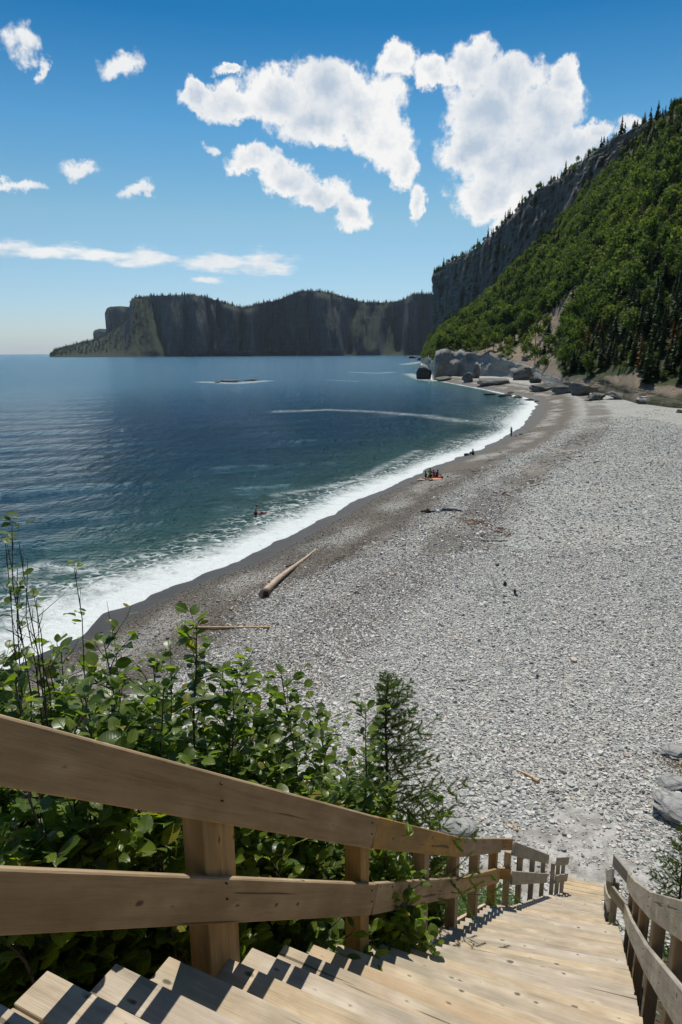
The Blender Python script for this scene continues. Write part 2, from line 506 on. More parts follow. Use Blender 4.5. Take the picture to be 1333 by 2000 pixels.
def mat_leaf(name, c1, c2, trans=.5, veins=True, gloss=.42):
    nt = material(name)
    oi = nt.new('ShaderNodeObjectInfo').outputs['Random']
    g = nt.new('ShaderNodeNewGeometry')
    isl = g.outputs['Random Per Island']
    r = nt.math('FRACT', nt.math('ADD', isl, nt.math('MULTIPLY', oi, 7.7)))
    col = nt.mix(r, c1, c2)
    if veins:
        col = nt.mix(nt.math('MULTIPLY', nt.math('GREATER_THAN', r, .965), .8), col, (.25, .2, .03))
    if gloss > .55:
        pn = nt.noise(g.outputs['Position'], .035, 4, .6)
        col = nt.mix(1.0, col, nt.ramp(pn, [(.32, (.45, .5, .5)), (.5, (.85, .8, .85)), (.68, (1.45, 1.12, 1.2))]), 'MULTIPLY')
    if veins:
        uv = nt.new('ShaderNodeUVMap').outputs[0]
        sp = nt.new('ShaderNodeSeparateXYZ', {0: uv})
        ax = nt.math('ABSOLUTE', nt.math('SUBTRACT', sp.outputs[0], .5))
        ph = nt.math('SUBTRACT', nt.math('MULTIPLY', sp.outputs[1], 9.0), nt.math('MULTIPLY', ax, 7.0))
        vein = nt.ss(nt.math('ABSOLUTE', nt.math('SUBTRACT', nt.math('FRACT', ph), .5)), .0, .17, 1, 0)
        mid = nt.ss(ax, .0, .035, 1, 0)
        vm = nt.math('MAXIMUM', vein, mid)
        col = nt.mix(nt.math('MULTIPLY', vm, .35), col, tuple(min(1, c * 2.2) for c in c2))
        bmp = nt.new('ShaderNodeBump', {'Strength': .6, 'Distance': .004, 'Height': nt.math('SUBTRACT', 1.0, vm)}).outputs[0]
    else:
        bmp = None
    ins = {'Base Color': col, 'Roughness': gloss, 'Specular IOR Level': .5 if gloss < .55 else .12}
    if bmp is not None: ins['Normal'] = bmp
    p = nt.new('ShaderNodeBsdfPrincipled', ins).outputs[0]
    tc = nt.mix(1.0, col, (1.9, 2.1, .7), 'MULTIPLY')
    t = nt.new('ShaderNodeBsdfTranslucent', {'Color': tc}).outputs[0]
    mx = nt.new('ShaderNodeMixShader', {0: trans, 1: p, 2: t}).outputs[0]
    return finish(nt, None, surf=mx)


def mat_flat(name, c, rough=.8, var=.15, scale=8.0):
    nt = material(name)
    P = nt.new('ShaderNodeTexCoord').outputs['Object']
    n = nt.noise(P, scale, 4)
    col = nt.mix(n, tuple(x * (1 - var) for x in c), tuple(min(1, x * (1 + var)) for x in c))
    return finish(nt, col, rough)


def mat_sea():
    nt = material('sea_water')
    P = pos(nt)
    D = nt.attr('shore')                   # distance to the waterline (m)
    dist = nt.attr('reach')                # distance from the bluff (m)
    surf = nt.attr('surf')
    big = nt.noise(P, .02, 4)
    # water colour: green shallows, navy off them; reflected sky painted in as far brightening
    sh = nt.ss(nt.math('ADD', D, nt.math('MULTIPLY', nt.math('SUBTRACT', big, .5), 30)), 2.0, 30.0)
    body = nt.mix(sh, (.04, .105, .09), (.006, .05, .085))
    body = nt.mix(nt.ss(D, 25, 90), body, nt.mix(nt.ss(dist, 60, 500), (.002, .034, .09), (.014, .125, .245)))
    body = nt.mix(nt.ss(dist, 90, 380), body, nt.mix(sh, (.05, .15, .15), (.018, .125, .215)))  # lightens distant water in the colour, against the dark headland reflection
    # ripples, longer across than deep, fading with distance
    def wave(sc, rot, stretch, det=3):
        return nt.noise(nt.mapping(P, (sc / stretch, sc, sc), (0, 0, rot)), 1.0, det, .6)
    w1 = wave(.5, rad(14), 1.2); w2 = wave(1.4, rad(-8), 1.3); w3 = wave(4.0, rad(12), 1.3, 4)
    w0 = wave(.12, rad(20), 1.0, 3)
    w4 = nt.noise(nt.mapping(P, (.42, .10, .2), (0, 0, rad(12))), 1.0, 3, .6)
    w5 = nt.noise(nt.mapping(P, (.9, .25, .4), (0, 0, rad(-9))), 1.0, 2, .6)
    near = nt.ss(dist, 40, 260, 1.0, .35)
    h = nt.math('ADD', nt.math('MULTIPLY', w1, 1.0), nt.math('MULTIPLY', w2, .62))
    h = nt.math('ADD', h, nt.math('MULTIPLY', nt.math('MULTIPLY', w3, .22), near))
    h = nt.math('ADD', h, nt.math('MULTIPLY', w0, .25))
    h = nt.math('ADD', h, nt.math('MULTIPLY', w4, nt.ss(dist, 40, 160, .5, 2.4)))
    h = nt.math('ADD', h, nt.math('MULTIPLY', w5, nt.ss(dist, 30, 120, .3, .9)))
    bmp = nt.new('ShaderNodeBump', {'Strength': 1.0, 'Distance': 1.7, 'Height': h}).outputs[0]
    p = nt.new('ShaderNodeBsdfPrincipled', {'Base Color': body, 'Roughness': nt.ss(dist, 60, 450, .05, .2), 'IOR': 1.33, 'Normal': bmp, 'Specular IOR Level': nt.ss(dist, 40, 500, .28, .26)}).outputs[0]
    # foam
    fn = nt.noise(nt.mapping(P, (.5, .9, 1), (0, 0, rad(25))), 1.0, 6, .68, .6)
    ff = nt.noise(P, 2.6, 5, .7, 1.2)
    wdt = nt.attr('foamw')
    e = nt.math('SUBTRACT', nt.math('ADD', D, nt.math('MULTIPLY', nt.math('SUBTRACT', fn, .5), nt.math('MULTIPLY', wdt, 1.5))), wdt)
    solid = nt.ss(nt.math('DIVIDE', e, wdt), -.75, .0, 1, 0)
    vor = nt.new('ShaderNodeTexVoronoi', {'Vector': nt.new('ShaderNodeVectorMath', {0: P, 1: nt.new('ShaderNodeVectorMath', {0: nt.noise(P, .8, 3, out=1), 1: (1.6, 1.6, 0)}, operation='MULTIPLY').outputs[0]}, operation='ADD').outputs[0], 'Scale': 1.1}, feature='DISTANCE_TO_EDGE').outputs[0]
    lace = nt.ss(vor, .02, .16, 1, 0)
    lz = nt.math('MULTIPLY', nt.ss(nt.math('DIVIDE', e, wdt), -.2, .9, 1, 0), nt.ss(fn, .42, .62))
    foam = nt.math('MAXIMUM', nt.math('MULTIPLY', solid, nt.ss(nt.math('ADD', nt.math('ADD', nt.math('MULTIPLY', ff, .6), nt.math('MULTIPLY', fn, .4)), nt.math('MULTIPLY', solid, .17)), .44, .62)), nt.math('MULTIPLY', lz, lace))
    sf = nt.math('MULTIPLY', surf, nt.ss(nt.math('ADD', nt.math('MULTIPLY', ff, .5), nt.math('MULTIPLY', fn, .5)), .42, .6))
    foam = nt.math('MAXIMUM', foam, sf, clamp=True)
    fb = nt.new('ShaderNodeBump', {'Strength': .5, 'Distance': .2, 'Height': nt.math('ADD', ff, fn)}).outputs[0]
    fcol = nt.mix(ff, (.50, .56, .53), (.82, .83, .80))
    fs = nt.new('ShaderNodeBsdfDiffuse', {0: fcol, 'Normal': fb}).outputs[0]
    mx = nt.new('ShaderNodeMixShader', {0: foam, 1: p, 2: fs}).outputs[0]
    return finish(nt, None, surf=mx)


def mat_hill():
    nt = material('hillside_ground')
    P = pos(nt)
    cl = nt.attr('cliff'); sc = nt.attr('scree'); wall = nt.attr('wall')
    n = nt.noise(nt.mapping(P, (1, 1, .35)), .09, 7, .68, .6)
    n2 = nt.noise(P, .6, 6, .7)
    lay = nt.noise(nt.mapping(P, (.15, .15, 1.0), (rad(12), 0, 0)), .35, 5, .6)
    rock = nt.ramp(nt.math('ADD', nt.math('MULTIPLY', n, .5), nt.math('MULTIPLY', lay, .5)), [(.32, (.05, .043, .037)), (.5, (.13, .112, .095)), (.7, (.27, .235, .195))])
    rock = nt.mix(.5, rock, nt.ramp(n2, [(.3, (.55, .55, .55)), (.7, (1.3, 1.3, 1.3))]), 'MULTIPLY')
    wl = nt.ramp(nt.math('ADD', nt.math('MULTIPLY', n2, .5), nt.math('MULTIPLY', lay, .5)), [(.3, (.17, .165, .15)), (.5, (.31, .30, .27)), (.75, (.44, .425, .385))])
    rock = nt.mix(wall, rock, wl)
    scr = nt.mix(n2, (.15, .11, .075), (.3, .24, .17))
    grs = nt.mix(n2, (.02, .032, .01), (.07, .085, .025))
    col = nt.mix(nt.ss(nt.math('ADD', sc, nt.math('MULTIPLY', nt.math('SUBTRACT', n, .5), .9)), .35, .6), grs, scr)
    col = nt.mix(cl, col, rock)
    b = nt.new('ShaderNodeBump', {'Strength': .9, 'Distance': 2.0, 'Height': nt.math('ADD', n, nt.math('MULTIPLY', n2, .4))}).outputs[0]
    return finish(nt, col, .9, b, .2)


def mat_far():
    nt = material('far_cliff_rock')
    P = pos(nt)
    g = nt.new('ShaderNodeNewGeometry')
    nz = nt.new('ShaderNodeSeparateXYZ', {0: g.outputs['True Normal']}).outputs[2]
    n = nt.noise(nt.mapping(P, (1, 1, .45)), .02, 8, .7, .5)
    n2 = nt.noise(P, .03, 6, .7)
    lay = nt.noise(nt.mapping(P, (.1, .1, 1.0)), .08, 4, .6)
    rock = nt.ramp(nt.math('ADD', nt.math('MULTIPLY', n, .7), nt.math('MULTIPLY', lay, .3)), [(.3, (.032, .036, .040)), (.52, (.062, .068, .072)), (.75, (.125, .128, .128))])
    grn = nt.mix(n2, (.012, .022, .011), (.028, .04, .019))
    gm = nt.ss(nt.math('ADD', nz, nt.math('MULTIPLY', nt.math('SUBTRACT', n2, .5), .5)), .45, .62)
    col = nt.mix(gm, rock, grn)
    b = nt.new('ShaderNodeBump', {'Strength': .8, 'Distance': 14.0, 'Height': n}).outputs[0]
    return finish(nt, col, .9, b, .15)


M = {}
M['ground'] = mat_ground()
M['stone'] = mat_stone()
M['sea'] = mat_sea()
M['hill'] = mat_hill()
M['far'] = mat_far()
M['rock'] = mat_rock('grey_shale', (.2, .198, .18), (.38, .375, .345), (.58, .565, .52), 1.0, (1, 1, 5))
M['rock_dark'] = mat_rock('dark_wet_rock', (.02, .02, .018), (.06, .058, .052), (.15, .14, .12), 1.0, (1, 1, 3), .3)
M['rock_far'] = mat_rock('weathered_shale', (.08, .078, .072), (.2, .19, .175), (.38, .36, .33), .35, (1, 1, 4), .35)
M['tread'] = mat_wood('weathered_tread_wood', (.46, .37, .255), (.60, .51, .375), (.28, .21, .135), 1.2, .16, .5)
M['new_wood'] = mat_wood('fresh_wood', (.52, .40, .25), (.62, .5, .34), (.36, .26, .15), .5, .2)
M['rail'] = mat_wood('brown_rail_wood', (.36, .235, .105), (.48, .335, .17), (.19, .12, .052), .6, .25)
M['rail_grey'] = mat_wood('grey_rail_wood', (.34, .295, .225), (.48, .43, .35), (.17, .145, .11), .6, .25)
M['drift'] = mat_wood('bleached_driftwood', (.55, .38, .23), (.72, .55, .37), (.3, .19, .1), .4, .3)
M['twig'] = mat_flat('dark_bark', (.06, .042, .03), .9, .4, 20)
M['bark'] = mat_flat('grey_bark', (.09, .075, .06), .9, .4, 3)
M['leaf'] = mat_leaf('alder_leaf', (.04, .08, .012), (.16, .215, .026), .44, True, .34)
M['leaf_small'] = mat_leaf('undergrowth_leaf', (.03, .075, .012), (.10, .17, .03), .45, False)
M['needle'] = mat_leaf('spruce_needle', (.045, .085, .016), (.12, .17, .03), .3, False, .5)
M['crown_a'] = mat_leaf('birch_crown', (.05, .09, .024), (.16, .22, .065), .36, False, .8)
M['crown_c'] = mat_leaf('conifer_crown', (.022, .045, .016), (.06, .09, .028), .18, False, .6)
M['crown_b'] = mat_leaf('rusty_crown', (.09, .05, .02), (.15, .09, .035), .2, False, .7)

# ------------------------------------------------------------------ beach and bluff
def axis(segs):
    out = [segs[0][0]]
    for a, b, st in segs:
        n = max(1, int(round((b - a) / st)))
        out += list(a + (b - a) * (np.arange(1, n + 1) / n))
    return np.array(out)


xs = axis([(-900, -200, 100), (-200, -60, 20), (-60, -24, 2), (-24, 30, .33), (30, 80, .9), (80, 130, 4), (130, 400, 30), (400, 2400, 400)])
ys = axis([(-600, -100, 100), (-100, -8, 6), (-8, 60, .33), (60, 130, .7), (130, 300, 1.5), (300, 480, 4), (480, 1300, 40)])
X, Y = np.meshgrid(xs, ys, indexing='ij')
Dg = shore_dist(X, Y)
Zg = ground_z(X, Y, Dg)
me = mesh_np('ground', np.stack([X.ravel(), Y.ravel(), Zg.ravel()], 1), grid_faces(len(xs), len(ys)))
S_, O_ = SO(X, Y)
set_attr(me, 'shore', Dg)
bl = np.clip((15.6 - S_ + (fbm(X * .8, Y * .8, 3) - .5) * 2) / 1.2, 0, 1) * np.clip((Zg - 2.6) / .5, 0, 1)
set_attr(me, 'bluff', bl)
sp1 = at_z(1120, 1668, 2.5); sp2 = at_z(1150, 1640, 2.5)
sand_c = [(sp1.x, sp1.y, 1.9, 1.3), (sp2.x, sp2.y, 1.1, 1.5), (at_z(1010, 1700, 2.5).x, at_z(1010, 1700, 2.5).y, 1.9, 1.2)]


def sand_mask(x, y):
    v = np.zeros(np.shape(x))
    for cx, cy, rx, ry in sand_c:
        d = np.sqrt(((x - cx) / rx) ** 2 + ((y - cy) / ry) ** 2) + (fbm(x * 1.2, y * 1.2, 4) - .5) * 1.1
        v = np.maximum(v, np.clip((1.05 - d) / .25, 0, 1))
    return v


set_attr(me, 'sand', sand_mask(X, Y))
tag(link('beach_ground', me, M['ground']), kind='structure')

# ------------------------------------------------------------------ loose slates lying on the beach
def instancer(name, pts, rot, scl, mat, prim='slab', obj=None, kind='stuff', label=None):
    me = bpy.data.meshes.new(name)
    me.vertices.add(len(pts))
    me.vertices.foreach_set('co', np.asarray(pts, dtype=np.float32).ravel())
    a = me.attributes.new('rot', 'FLOAT_VECTOR', 'POINT'); a.data.foreach_set('vector', np.asarray(rot, dtype=np.float32).ravel())
    a = me.attributes.new('scl', 'FLOAT_VECTOR', 'POINT'); a.data.foreach_set('vector', np.asarray(scl, dtype=np.float32).ravel())
    o = link(name, me)
    me.materials.append(mat)
    ng = bpy.data.node_groups.new(name, 'GeometryNodeTree')
    ng.interface.new_socket('Geometry', in_out='INPUT', socket_type='NodeSocketGeometry')
    ng.interface.new_socket('Geometry', in_out='OUTPUT', socket_type='NodeSocketGeometry')
    N = ng.nodes; L = ng.links
    gi = N.new('NodeGroupInput'); go = N.new('NodeGroupOutput')
    iop = N.new('GeometryNodeInstanceOnPoints')
    if obj is not None:
        oi = N.new('GeometryNodeObjectInfo'); oi.inputs[0].default_value = obj; oi.transform_space = 'ORIGINAL'
        src = oi.outputs['Geometry']
    elif prim == 'slab':
        cy = N.new('GeometryNodeMeshCylinder'); cy.inputs['Vertices'].default_value = 6; cy.inputs['Radius'].default_value = .5; cy.inputs['Depth'].default_value = 1.0
        src = cy.outputs['Mesh']
    else:
        ic = N.new('GeometryNodeMeshIcoSphere'); ic.inputs['Radius'].default_value = .5; ic.inputs['Subdivisions'].default_value = 1
        src = ic.outputs['Mesh']
    if obj is None:
        sm = N.new('GeometryNodeSetMaterial'); sm.inputs['Material'].default_value = mat
        L.new(src, sm.inputs['Geometry']); src = sm.outputs['Geometry']
    L.new(gi.outputs[0], iop.inputs['Points']); L.new(src, iop.inputs['Instance'])
    for nm, sock in (('rot', 'Rotation'), ('scl', 'Scale')):
        na = N.new('GeometryNodeInputNamedAttribute'); na.data_type = 'FLOAT_VECTOR'; na.inputs['Name'].default_value = nm
        L.new(na.outputs['Attribute'], iop.inputs[sock])
    L.new(iop.outputs[0], go.inputs[0])
    md = o.modifiers.new('scatter', 'NODES'); md.node_group = ng
    if kind: o['kind'] = kind
    if label: o['label'] = label
    return o


rs = np.random.RandomState(11)


def scatter_beach(n, x0, x1, y0, y1, size, seed, dmin=8.5):
    r = np.random.RandomState(seed)
    x = r.uniform(x0, x1, n); y = r.uniform(y0, y1, n)
    keep = np.abs(x) < (y + 6) * .60 + 2
    x, y = x[keep], y[keep]
    D = shore_dist(x, y); s, o = SO(x, y)
    dens = np.clip((D + (fbm(x * .35, y * .35, 3) - .5) * 5 - dmin) / 5, .0, 1)
    sw = np.exp(-((D - 15.0 - (fbm(x * .05, y * .05, 2) - .5) * 5) / (1.3 + 1.2 * fbm(x * .1 + 7, y * .1, 2))) ** 2) * np.clip((fbm(x * .06 + 3, y * .06, 2) - .3) * 5, 0, 1) * np.clip((y - 30) / 25, 0, 1)
    dens = dens * (1 - .93 * sw)
    k = (r.rand(len(x)) < dens * np.clip((150 - y) / 45, 0, 1)) & (D > 3) & ((s > 16.6) | ((s > 15.4) & (np.abs(o + .2) > .75))) & (r.rand(len(x)) > sand_mask(x, y) * .78)
    x, y = x[k], y[k]
    z = ground_z(x, y)
    sc = size * np.exp(r.normal(0, .38, len(x)))
    scl = np.stack([sc, sc * r.uniform(.55, .95, len(x)), sc * r.uniform(.18, .42, len(x))], 1)
    rot = np.stack([r.normal(0, .28, len(x)), r.normal(0, .28, len(x)), r.uniform(0, 6.28, len(x))], 1)
    return np.stack([x, y, z + scl[:, 2] * .25], 1), rot, scl


p, r_, s_ = scatter_beach(225000, -14, 24, 14, 46, .074, 3)
instancer('loose_slates', p, r_, s_, M['stone'])
p, r_, s_ = scatter_beach(210000, -14, 62, 44, 150, .115, 4)
instancer('loose_slates', p, r_, s_, M['stone'])
def scatter_fine():
    r = np.random.RandomState(8); n = 150000
    x = r.uniform(-24, 22, n); y = r.uniform(28, 85, n)
    D = shore_dist(x, y); k = (D > 2.2) & (D < 17) & (np.abs(x) < (y + 6) * .6) & (r.rand(n) < np.clip((100 - y) / 50, 0, 1))
    x, y = x[k], y[k]; n = len(x); z = ground_z(x, y)
    sc = .05 * np.exp(r.normal(0, .4, n)); scl = np.stack([sc, sc * r.uniform(.6, 1, n), sc * r.uniform(.3, .6, n)], 1)
    return np.stack([x, y, z + .004], 1), np.stack([r.normal(0, .3, n), r.normal(0, .3, n), r.uniform(0, 6.28, n)], 1), scl


p, r_, s_ = scatter_fine()
instancer('brown_gravel', p, r_, s_, mat_stone('brown_pebble', 1.0))
p, r_, s_ = scatter_beach(9000, -14, 24, 14, 50, .09, 5, 2.5)
instancer('rounded_pebbles', p, r_, s_ * np.array([1, 1, 1.7]), M['stone'], 'ico')

# ------------------------------------------------------------------ sea
def build_sea():
    dense = np.radians(np.linspace(-42, 42, 520))
    coarse = np.radians(np.linspace(42, 318, 70))[1:-1]
    ang = np.concatenate([dense, coarse, [dense[0] + 2 * math.pi]])
    r = [12.0]
    while r[-1] < 42000:
        r.append(r[-1] * (1.0095 if r[-1] < 600 else 1.03))
    r = np.array(r)
    A, Rr = np.meshgrid(ang, r, indexing='ij')
    x = Rr * np.sin(A); y = Rr * np.cos(A)
    D = -shore_dist(x, y)
    amp = np.clip(D / 12, 0.12, 1) * np.clip(900 / Rr, 0, 1)
    z = np.zeros_like(x)
    rr = np.random.RandomState(2)
    for lam, a in ((22, .05), (13, .05), (8, .05), (5.2, .04), (3.3, .028), (2.2, .018)):
        for k in range(2):
            th = rad(rr.uniform(95, 150)); ph = rr.uniform(0, 6)
            kx, ky = math.cos(th) * 2 * math.pi / lam, math.sin(th) * 2 * math.pi / lam
            w = (fbm(x / lam / 3 + k * 9, y / lam / 3, 2) * .8 + .1)
            z += a * w * np.sin(kx * x + ky * y + ph) * np.clip(lam / (Rr * .0095 * 5) - .5, 0, 1)
    z = z * amp
    # one small breaker standing off the beach
    fo = 4.2
    br = np.exp(-((D - fo - (fbm(x * .08, y * .08, 3) - .5) * 4) / 1.1) ** 2) * .28 * np.clip((fbm(x * .12 + 5, y * .12, 2) - .3) * 3, 0, 1)
    z = z + np.where(D > 0, br, 0)
    me = mesh_np('sea', np.stack([x.ravel(), y.ravel(), z.ravel()], 1), grid_faces(len(ang), len(r))[:, ::-1].copy())
    set_attr(me, 'shore', D)
    set_attr(me, 'reach', Rr)
    # foam belt: wide below the bluff, thin in the far cove
    fw = np.interp(y, [20, 40, 60, 100, 150, 200, 260, 400], [8.5, 7.6, 5.0, 5, 6.8, 7, 2.2, 1.6])
    fw = fw * (.55 + .9 * fbm(x * .07, y * .07, 3))
    set_attr(me, 'foamw', fw)
    sv = np.zeros_like(x)
    def line(pts, wid, strg):
        nonlocal sv
        P = [at_z(a, b, 0) for a, b in pts]
        for a, b in zip(P[:-1], P[1:]):
            d = np.array([b.x - a.x, b.y - a.y]); t = np.clip(((x - a.x) * d[0] + (y - a.y) * d[1]) / (d @ d), 0, 1)
            dd = np.hypot(x - a.x - t * d[0], y - a.y - t * d[1])
            sv = np.maximum(sv, strg * np.clip(1.3 - dd / wid, 0, 1))
    line([(545, 803), (640, 800), (760, 806), (830, 812), (900, 822)], 3.0, .42)
    line([(400, 746), (460, 749), (515, 744)], 6, .8)
    line([(690, 727), (740, 729), (765, 727)], 5, .5)
    line([(800, 730), (830, 742), (860, 745)], 5, .8)
    line([(790, 712), (830, 706)], 9, .7)
    line([(640, 742), (700, 745)], 3, .3)
    line([(40, 1118), (90, 1105), (175, 1108)], 1.2, .9)
    line([(540, 968), (600, 958), (700, 938), (760, 905), (820, 880)], .8, .55)
    set_attr(me, 'surf', sv)
    tag(link('sea', me, M['sea']), kind='structure')


build_sea()

# ------------------------------------------------------------------ the wooded hillside on the right
B_ = []   # foot of the hill
for a in [(150, -260), (125, -60), (108, 60)]: B_.append((a[0], a[1], 3.0))
for px, py, z in [(1400, 806, 3.0), (1333, 792, 3.0), (1240, 782, 3.0), (1180, 765, 2.8), (1100, 757, 2.6), (1040, 742, 2.0), (960, 739, 1.2), (900, 737, 1.0), (850, 739, .6)]:
    q = at_z(px, py, z); B_.append(tuple(q))
B_ += [tuple(at_d(840, 700, 620)[:2]) + (0,), tuple(at_d(835, 700, 820)[:2]) + (0,), tuple(at_d(822, 700, 1100)[:2]) + (0,), tuple(at_d(850, 700, 1500)[:2]) + (0,)]
R_ = [(420, -300, 210), (400, -60, 205), (360, 140, 190)]
for px, py, D in [(1420, 160, 420), (1333, 214, 450), (1240, 252, 520), (1180, 284, 580), (1120, 322, 650), (1085, 356, 690), (1038, 378, 730), (1003, 418, 770), (980, 440, 800), (934, 482, 860), (902, 500, 920), (872, 516, 990), (846, 532, 1060), (900, 560, 1500)]:
    R_.append(tuple(at_d(px, py, D)))
tb = [0, .08, .16, .24, .28, .34, .42, .5, .58, .66, .72, .78, .84, .9, .97, 1.06]
tr = [0, .08, .16, .22, .28, .37, .44, .52, .57, .63, .68, .71, .79, .85, .91, .97, 1.06]
TT = [0, .22, .28, .34, .42, .5, .58, .66, .72, .79, .85, .91, .97, 1.06]
CF = [0, .0, .02, .05, .13, .21, .28, .34, .42, .48, .53, .6, .7, .7]      # share of the height taken by the upper cliff
WL = [0, 0, 1, 2.5, 3, 3.5, 5, 11, 13, 13, 11, 8, 4, 2]                        # height of the bedrock wall at the foot
NU, NV = 620, 184
tt = np.concatenate([np.linspace(0, .2, 30)[:-1], np.linspace(.2, 1.06, NU - 29)])
Bx, By, Bz = [np.interp(tt, tb, [b[i] for b in B_]) for i in range(3)]
Rx, Ry, Rz = [np.interp(tt, tr, [b[i] for b in R_]) for i in range(3)]
cf = np.interp(tt, TT, CF); wl = np.interp(tt, TT, WL) * (.55 + .9 * fbm(tt * 26, tt * 0 + 8.5, 3))
vv = np.concatenate([np.linspace(0, .06, 26)[:-1], np.linspace(.06, 1, 118)[:-1], np.linspace(1, 1.25, NV - 25 - 117)])
T2, V2 = np.meshgrid(tt, vv, indexing='ij')
cf2, wl2 = cf[:, None] * np.ones_like(V2), wl[:, None] * np.ones_like(V2)
CV = .72                                   # v where the cliff begins
u = np.where(V2 < .06, V2 / .06 * .012, np.where(V2 < CV, .012 + (V2 - .06) / (CV - .06) * .948, .96 + (V2 - CV) / (1 - CV) * .04))
h0 = (Rz - Bz)[:, None]
zfw = wl2 / np.maximum(h0, 1)
lo = np.where(V2 < .06, V2 / .06, 1) * zfw
mid = np.clip((V2 - .06) / (CV - .06), 0, 1)
midp = (mid * .62 + mid ** 1.7 * .38)
zf = lo + midp * (1 - cf2 - zfw) + np.clip((V2 - CV) / (1 - CV), 0, 1) * cf2
cliffy = np.clip(cf2 / .12, 0, 1)
# where there is no cliff the last strip is part of the slope
u = np.where(V2 > CV, u * cliffy + (1 - cliffy) * (.96 + (V2 - CV) / (1 - CV) * .04), u)
over = np.clip((V2 - 1) / .25, 0, 1)
u = np.where(V2 > 1, 1 + over * .9, u)
HX = Bx[:, None] + (Rx - Bx)[:, None] * u
HY = By[:, None] + (Ry - By)[:, None] * u
HZ = Bz[:, None] + h0 * np.where(V2 > 1, 1 - over * .03, zf)
gull = fbm(T2 * 60, V2 * 9 + T2 * 14, 5) - .5
bump = fbm(T2 * 34, V2 * 40, 5) - .5
isc = ((V2 > CV) & (V2 <= 1.0)) * cliffy
rw = (V2 < .062) * 1.0
nxy = np.stack([-(Ry - By), (Rx - Bx)], 1); nxy = np.stack([(Rx - Bx), (Ry - By)], 1); nxy /= np.linalg.norm(nxy, axis=1)[:, None]
amp = 19 * isc * np.clip((V2 - CV) / .04, 0, 1) + 9 * np.clip(mid * 3, 0, 1) * (V2 < CV) 
rockn = (fbm(T2 * 70, V2 * 40, 4) - .5) * 4 + (fbm(T2 * 22 + 3, V2 * 10, 3) - .5) * 14 + (fbm(T2 * 8, V2 * 90, 2) - .5) * 2.5
dsp = gull * amp * 1.2 + bump * amp * .8 + rw * rockn * np.clip(wl2 / 6, .3, 1.2)
fade = np.where(V2 > .98, np.clip((1.02 - V2) / .04, 0, 1), 1) * np.clip(V2 / .02, 0.2, 1)
HX += nxy[:, 0][:, None] * dsp * fade; HY += nxy[:, 1][:, None] * dsp * fade
HZ += (bump * np.clip(mid * 4, 0, 1) * 10 * (V2 < CV) + (fbm(T2 * 90, V2 * 0 + 3, 3) - .5)[:, :] * 5 * (V2 >= CV)) * 1.0 * (HZ > 8)
HZ[:, 0] -= 2.5
# a foot of loose rock strata in the wall
me = mesh_np('hillside', np.stack([HX.ravel(), HY.ravel(), HZ.ravel()], 1), grid_faces(NU, len(vv))[:, ::-1].copy(), True)
cliff_m = np.clip(np.maximum(isc * np.clip((V2 - CV + .02) / .02, 0, 1), rw), 0, 1)
# scree chute running down through the wood
def hill_px(px, py):                       # nearest grid node seen at that place
    d = ray(px, py)
    qx, qy, qz = HX, HY, HZ - CAM_H
    dep = qy * Fw.y + qz * Fw.z
    sx = 666.5 + FPX * (qx * Rt.x + qy * Rt.y + qz * Rt.z) / dep
    sy = 1000 - FPX * (qx * Up.x + qy * Up.y + qz * Up.z) / dep
    return sx, sy


sx_, sy_ = hill_px(0, 0)
scree = np.zeros_like(V2)
for (x0, y0, x1, y1, w_, sg) in [(1000, 735, 1075, 640, 26, 1), (1060, 650, 1130, 570, 14, .8), (1130, 575, 1230, 520, 8, .6), (940, 700, 1000, 660, 14, .7), (1090, 755, 1060, 690, 18, .8), (1190, 750, 1260, 740, 16, .8), (1250, 770, 1333, 760, 12, .7), (850, 690, 900, 705, 6, .7), (930, 720, 1030, 735, 7, 1)]:
    d = np.array([x1 - x0, y1 - y0]); t = np.clip(((sx_ - x0) * d[0] + (sy_ - y0) * d[1]) / (d @ d), 0, 1)
    dd = np.hypot(sx_ - x0 - t * d[0], sy_ - y0 - t * d[1]) / w_
    scree = np.maximum(scree, sg * np.clip(1.5 - dd, 0, 1) * (V2 < CV))
wf = np.clip((T2 - .47) / .05 + (fbm(T2 * 60, V2 * 20, 3) - .5) * 1.5, 0, 1)
wall_m = rw * wf
cliff_a = np.where(rw > 0, rw * (.25 + .75 * wf), cliff_m)
set_attr(me, 'cliff', cliff_a); set_attr(me, 'scree', np.clip(np.where(rw > 0, .45, scree), 0, 1)); set_attr(me, 'wall', wall_m)
tag(link('hillside', me, M['hill']), kind='structure')

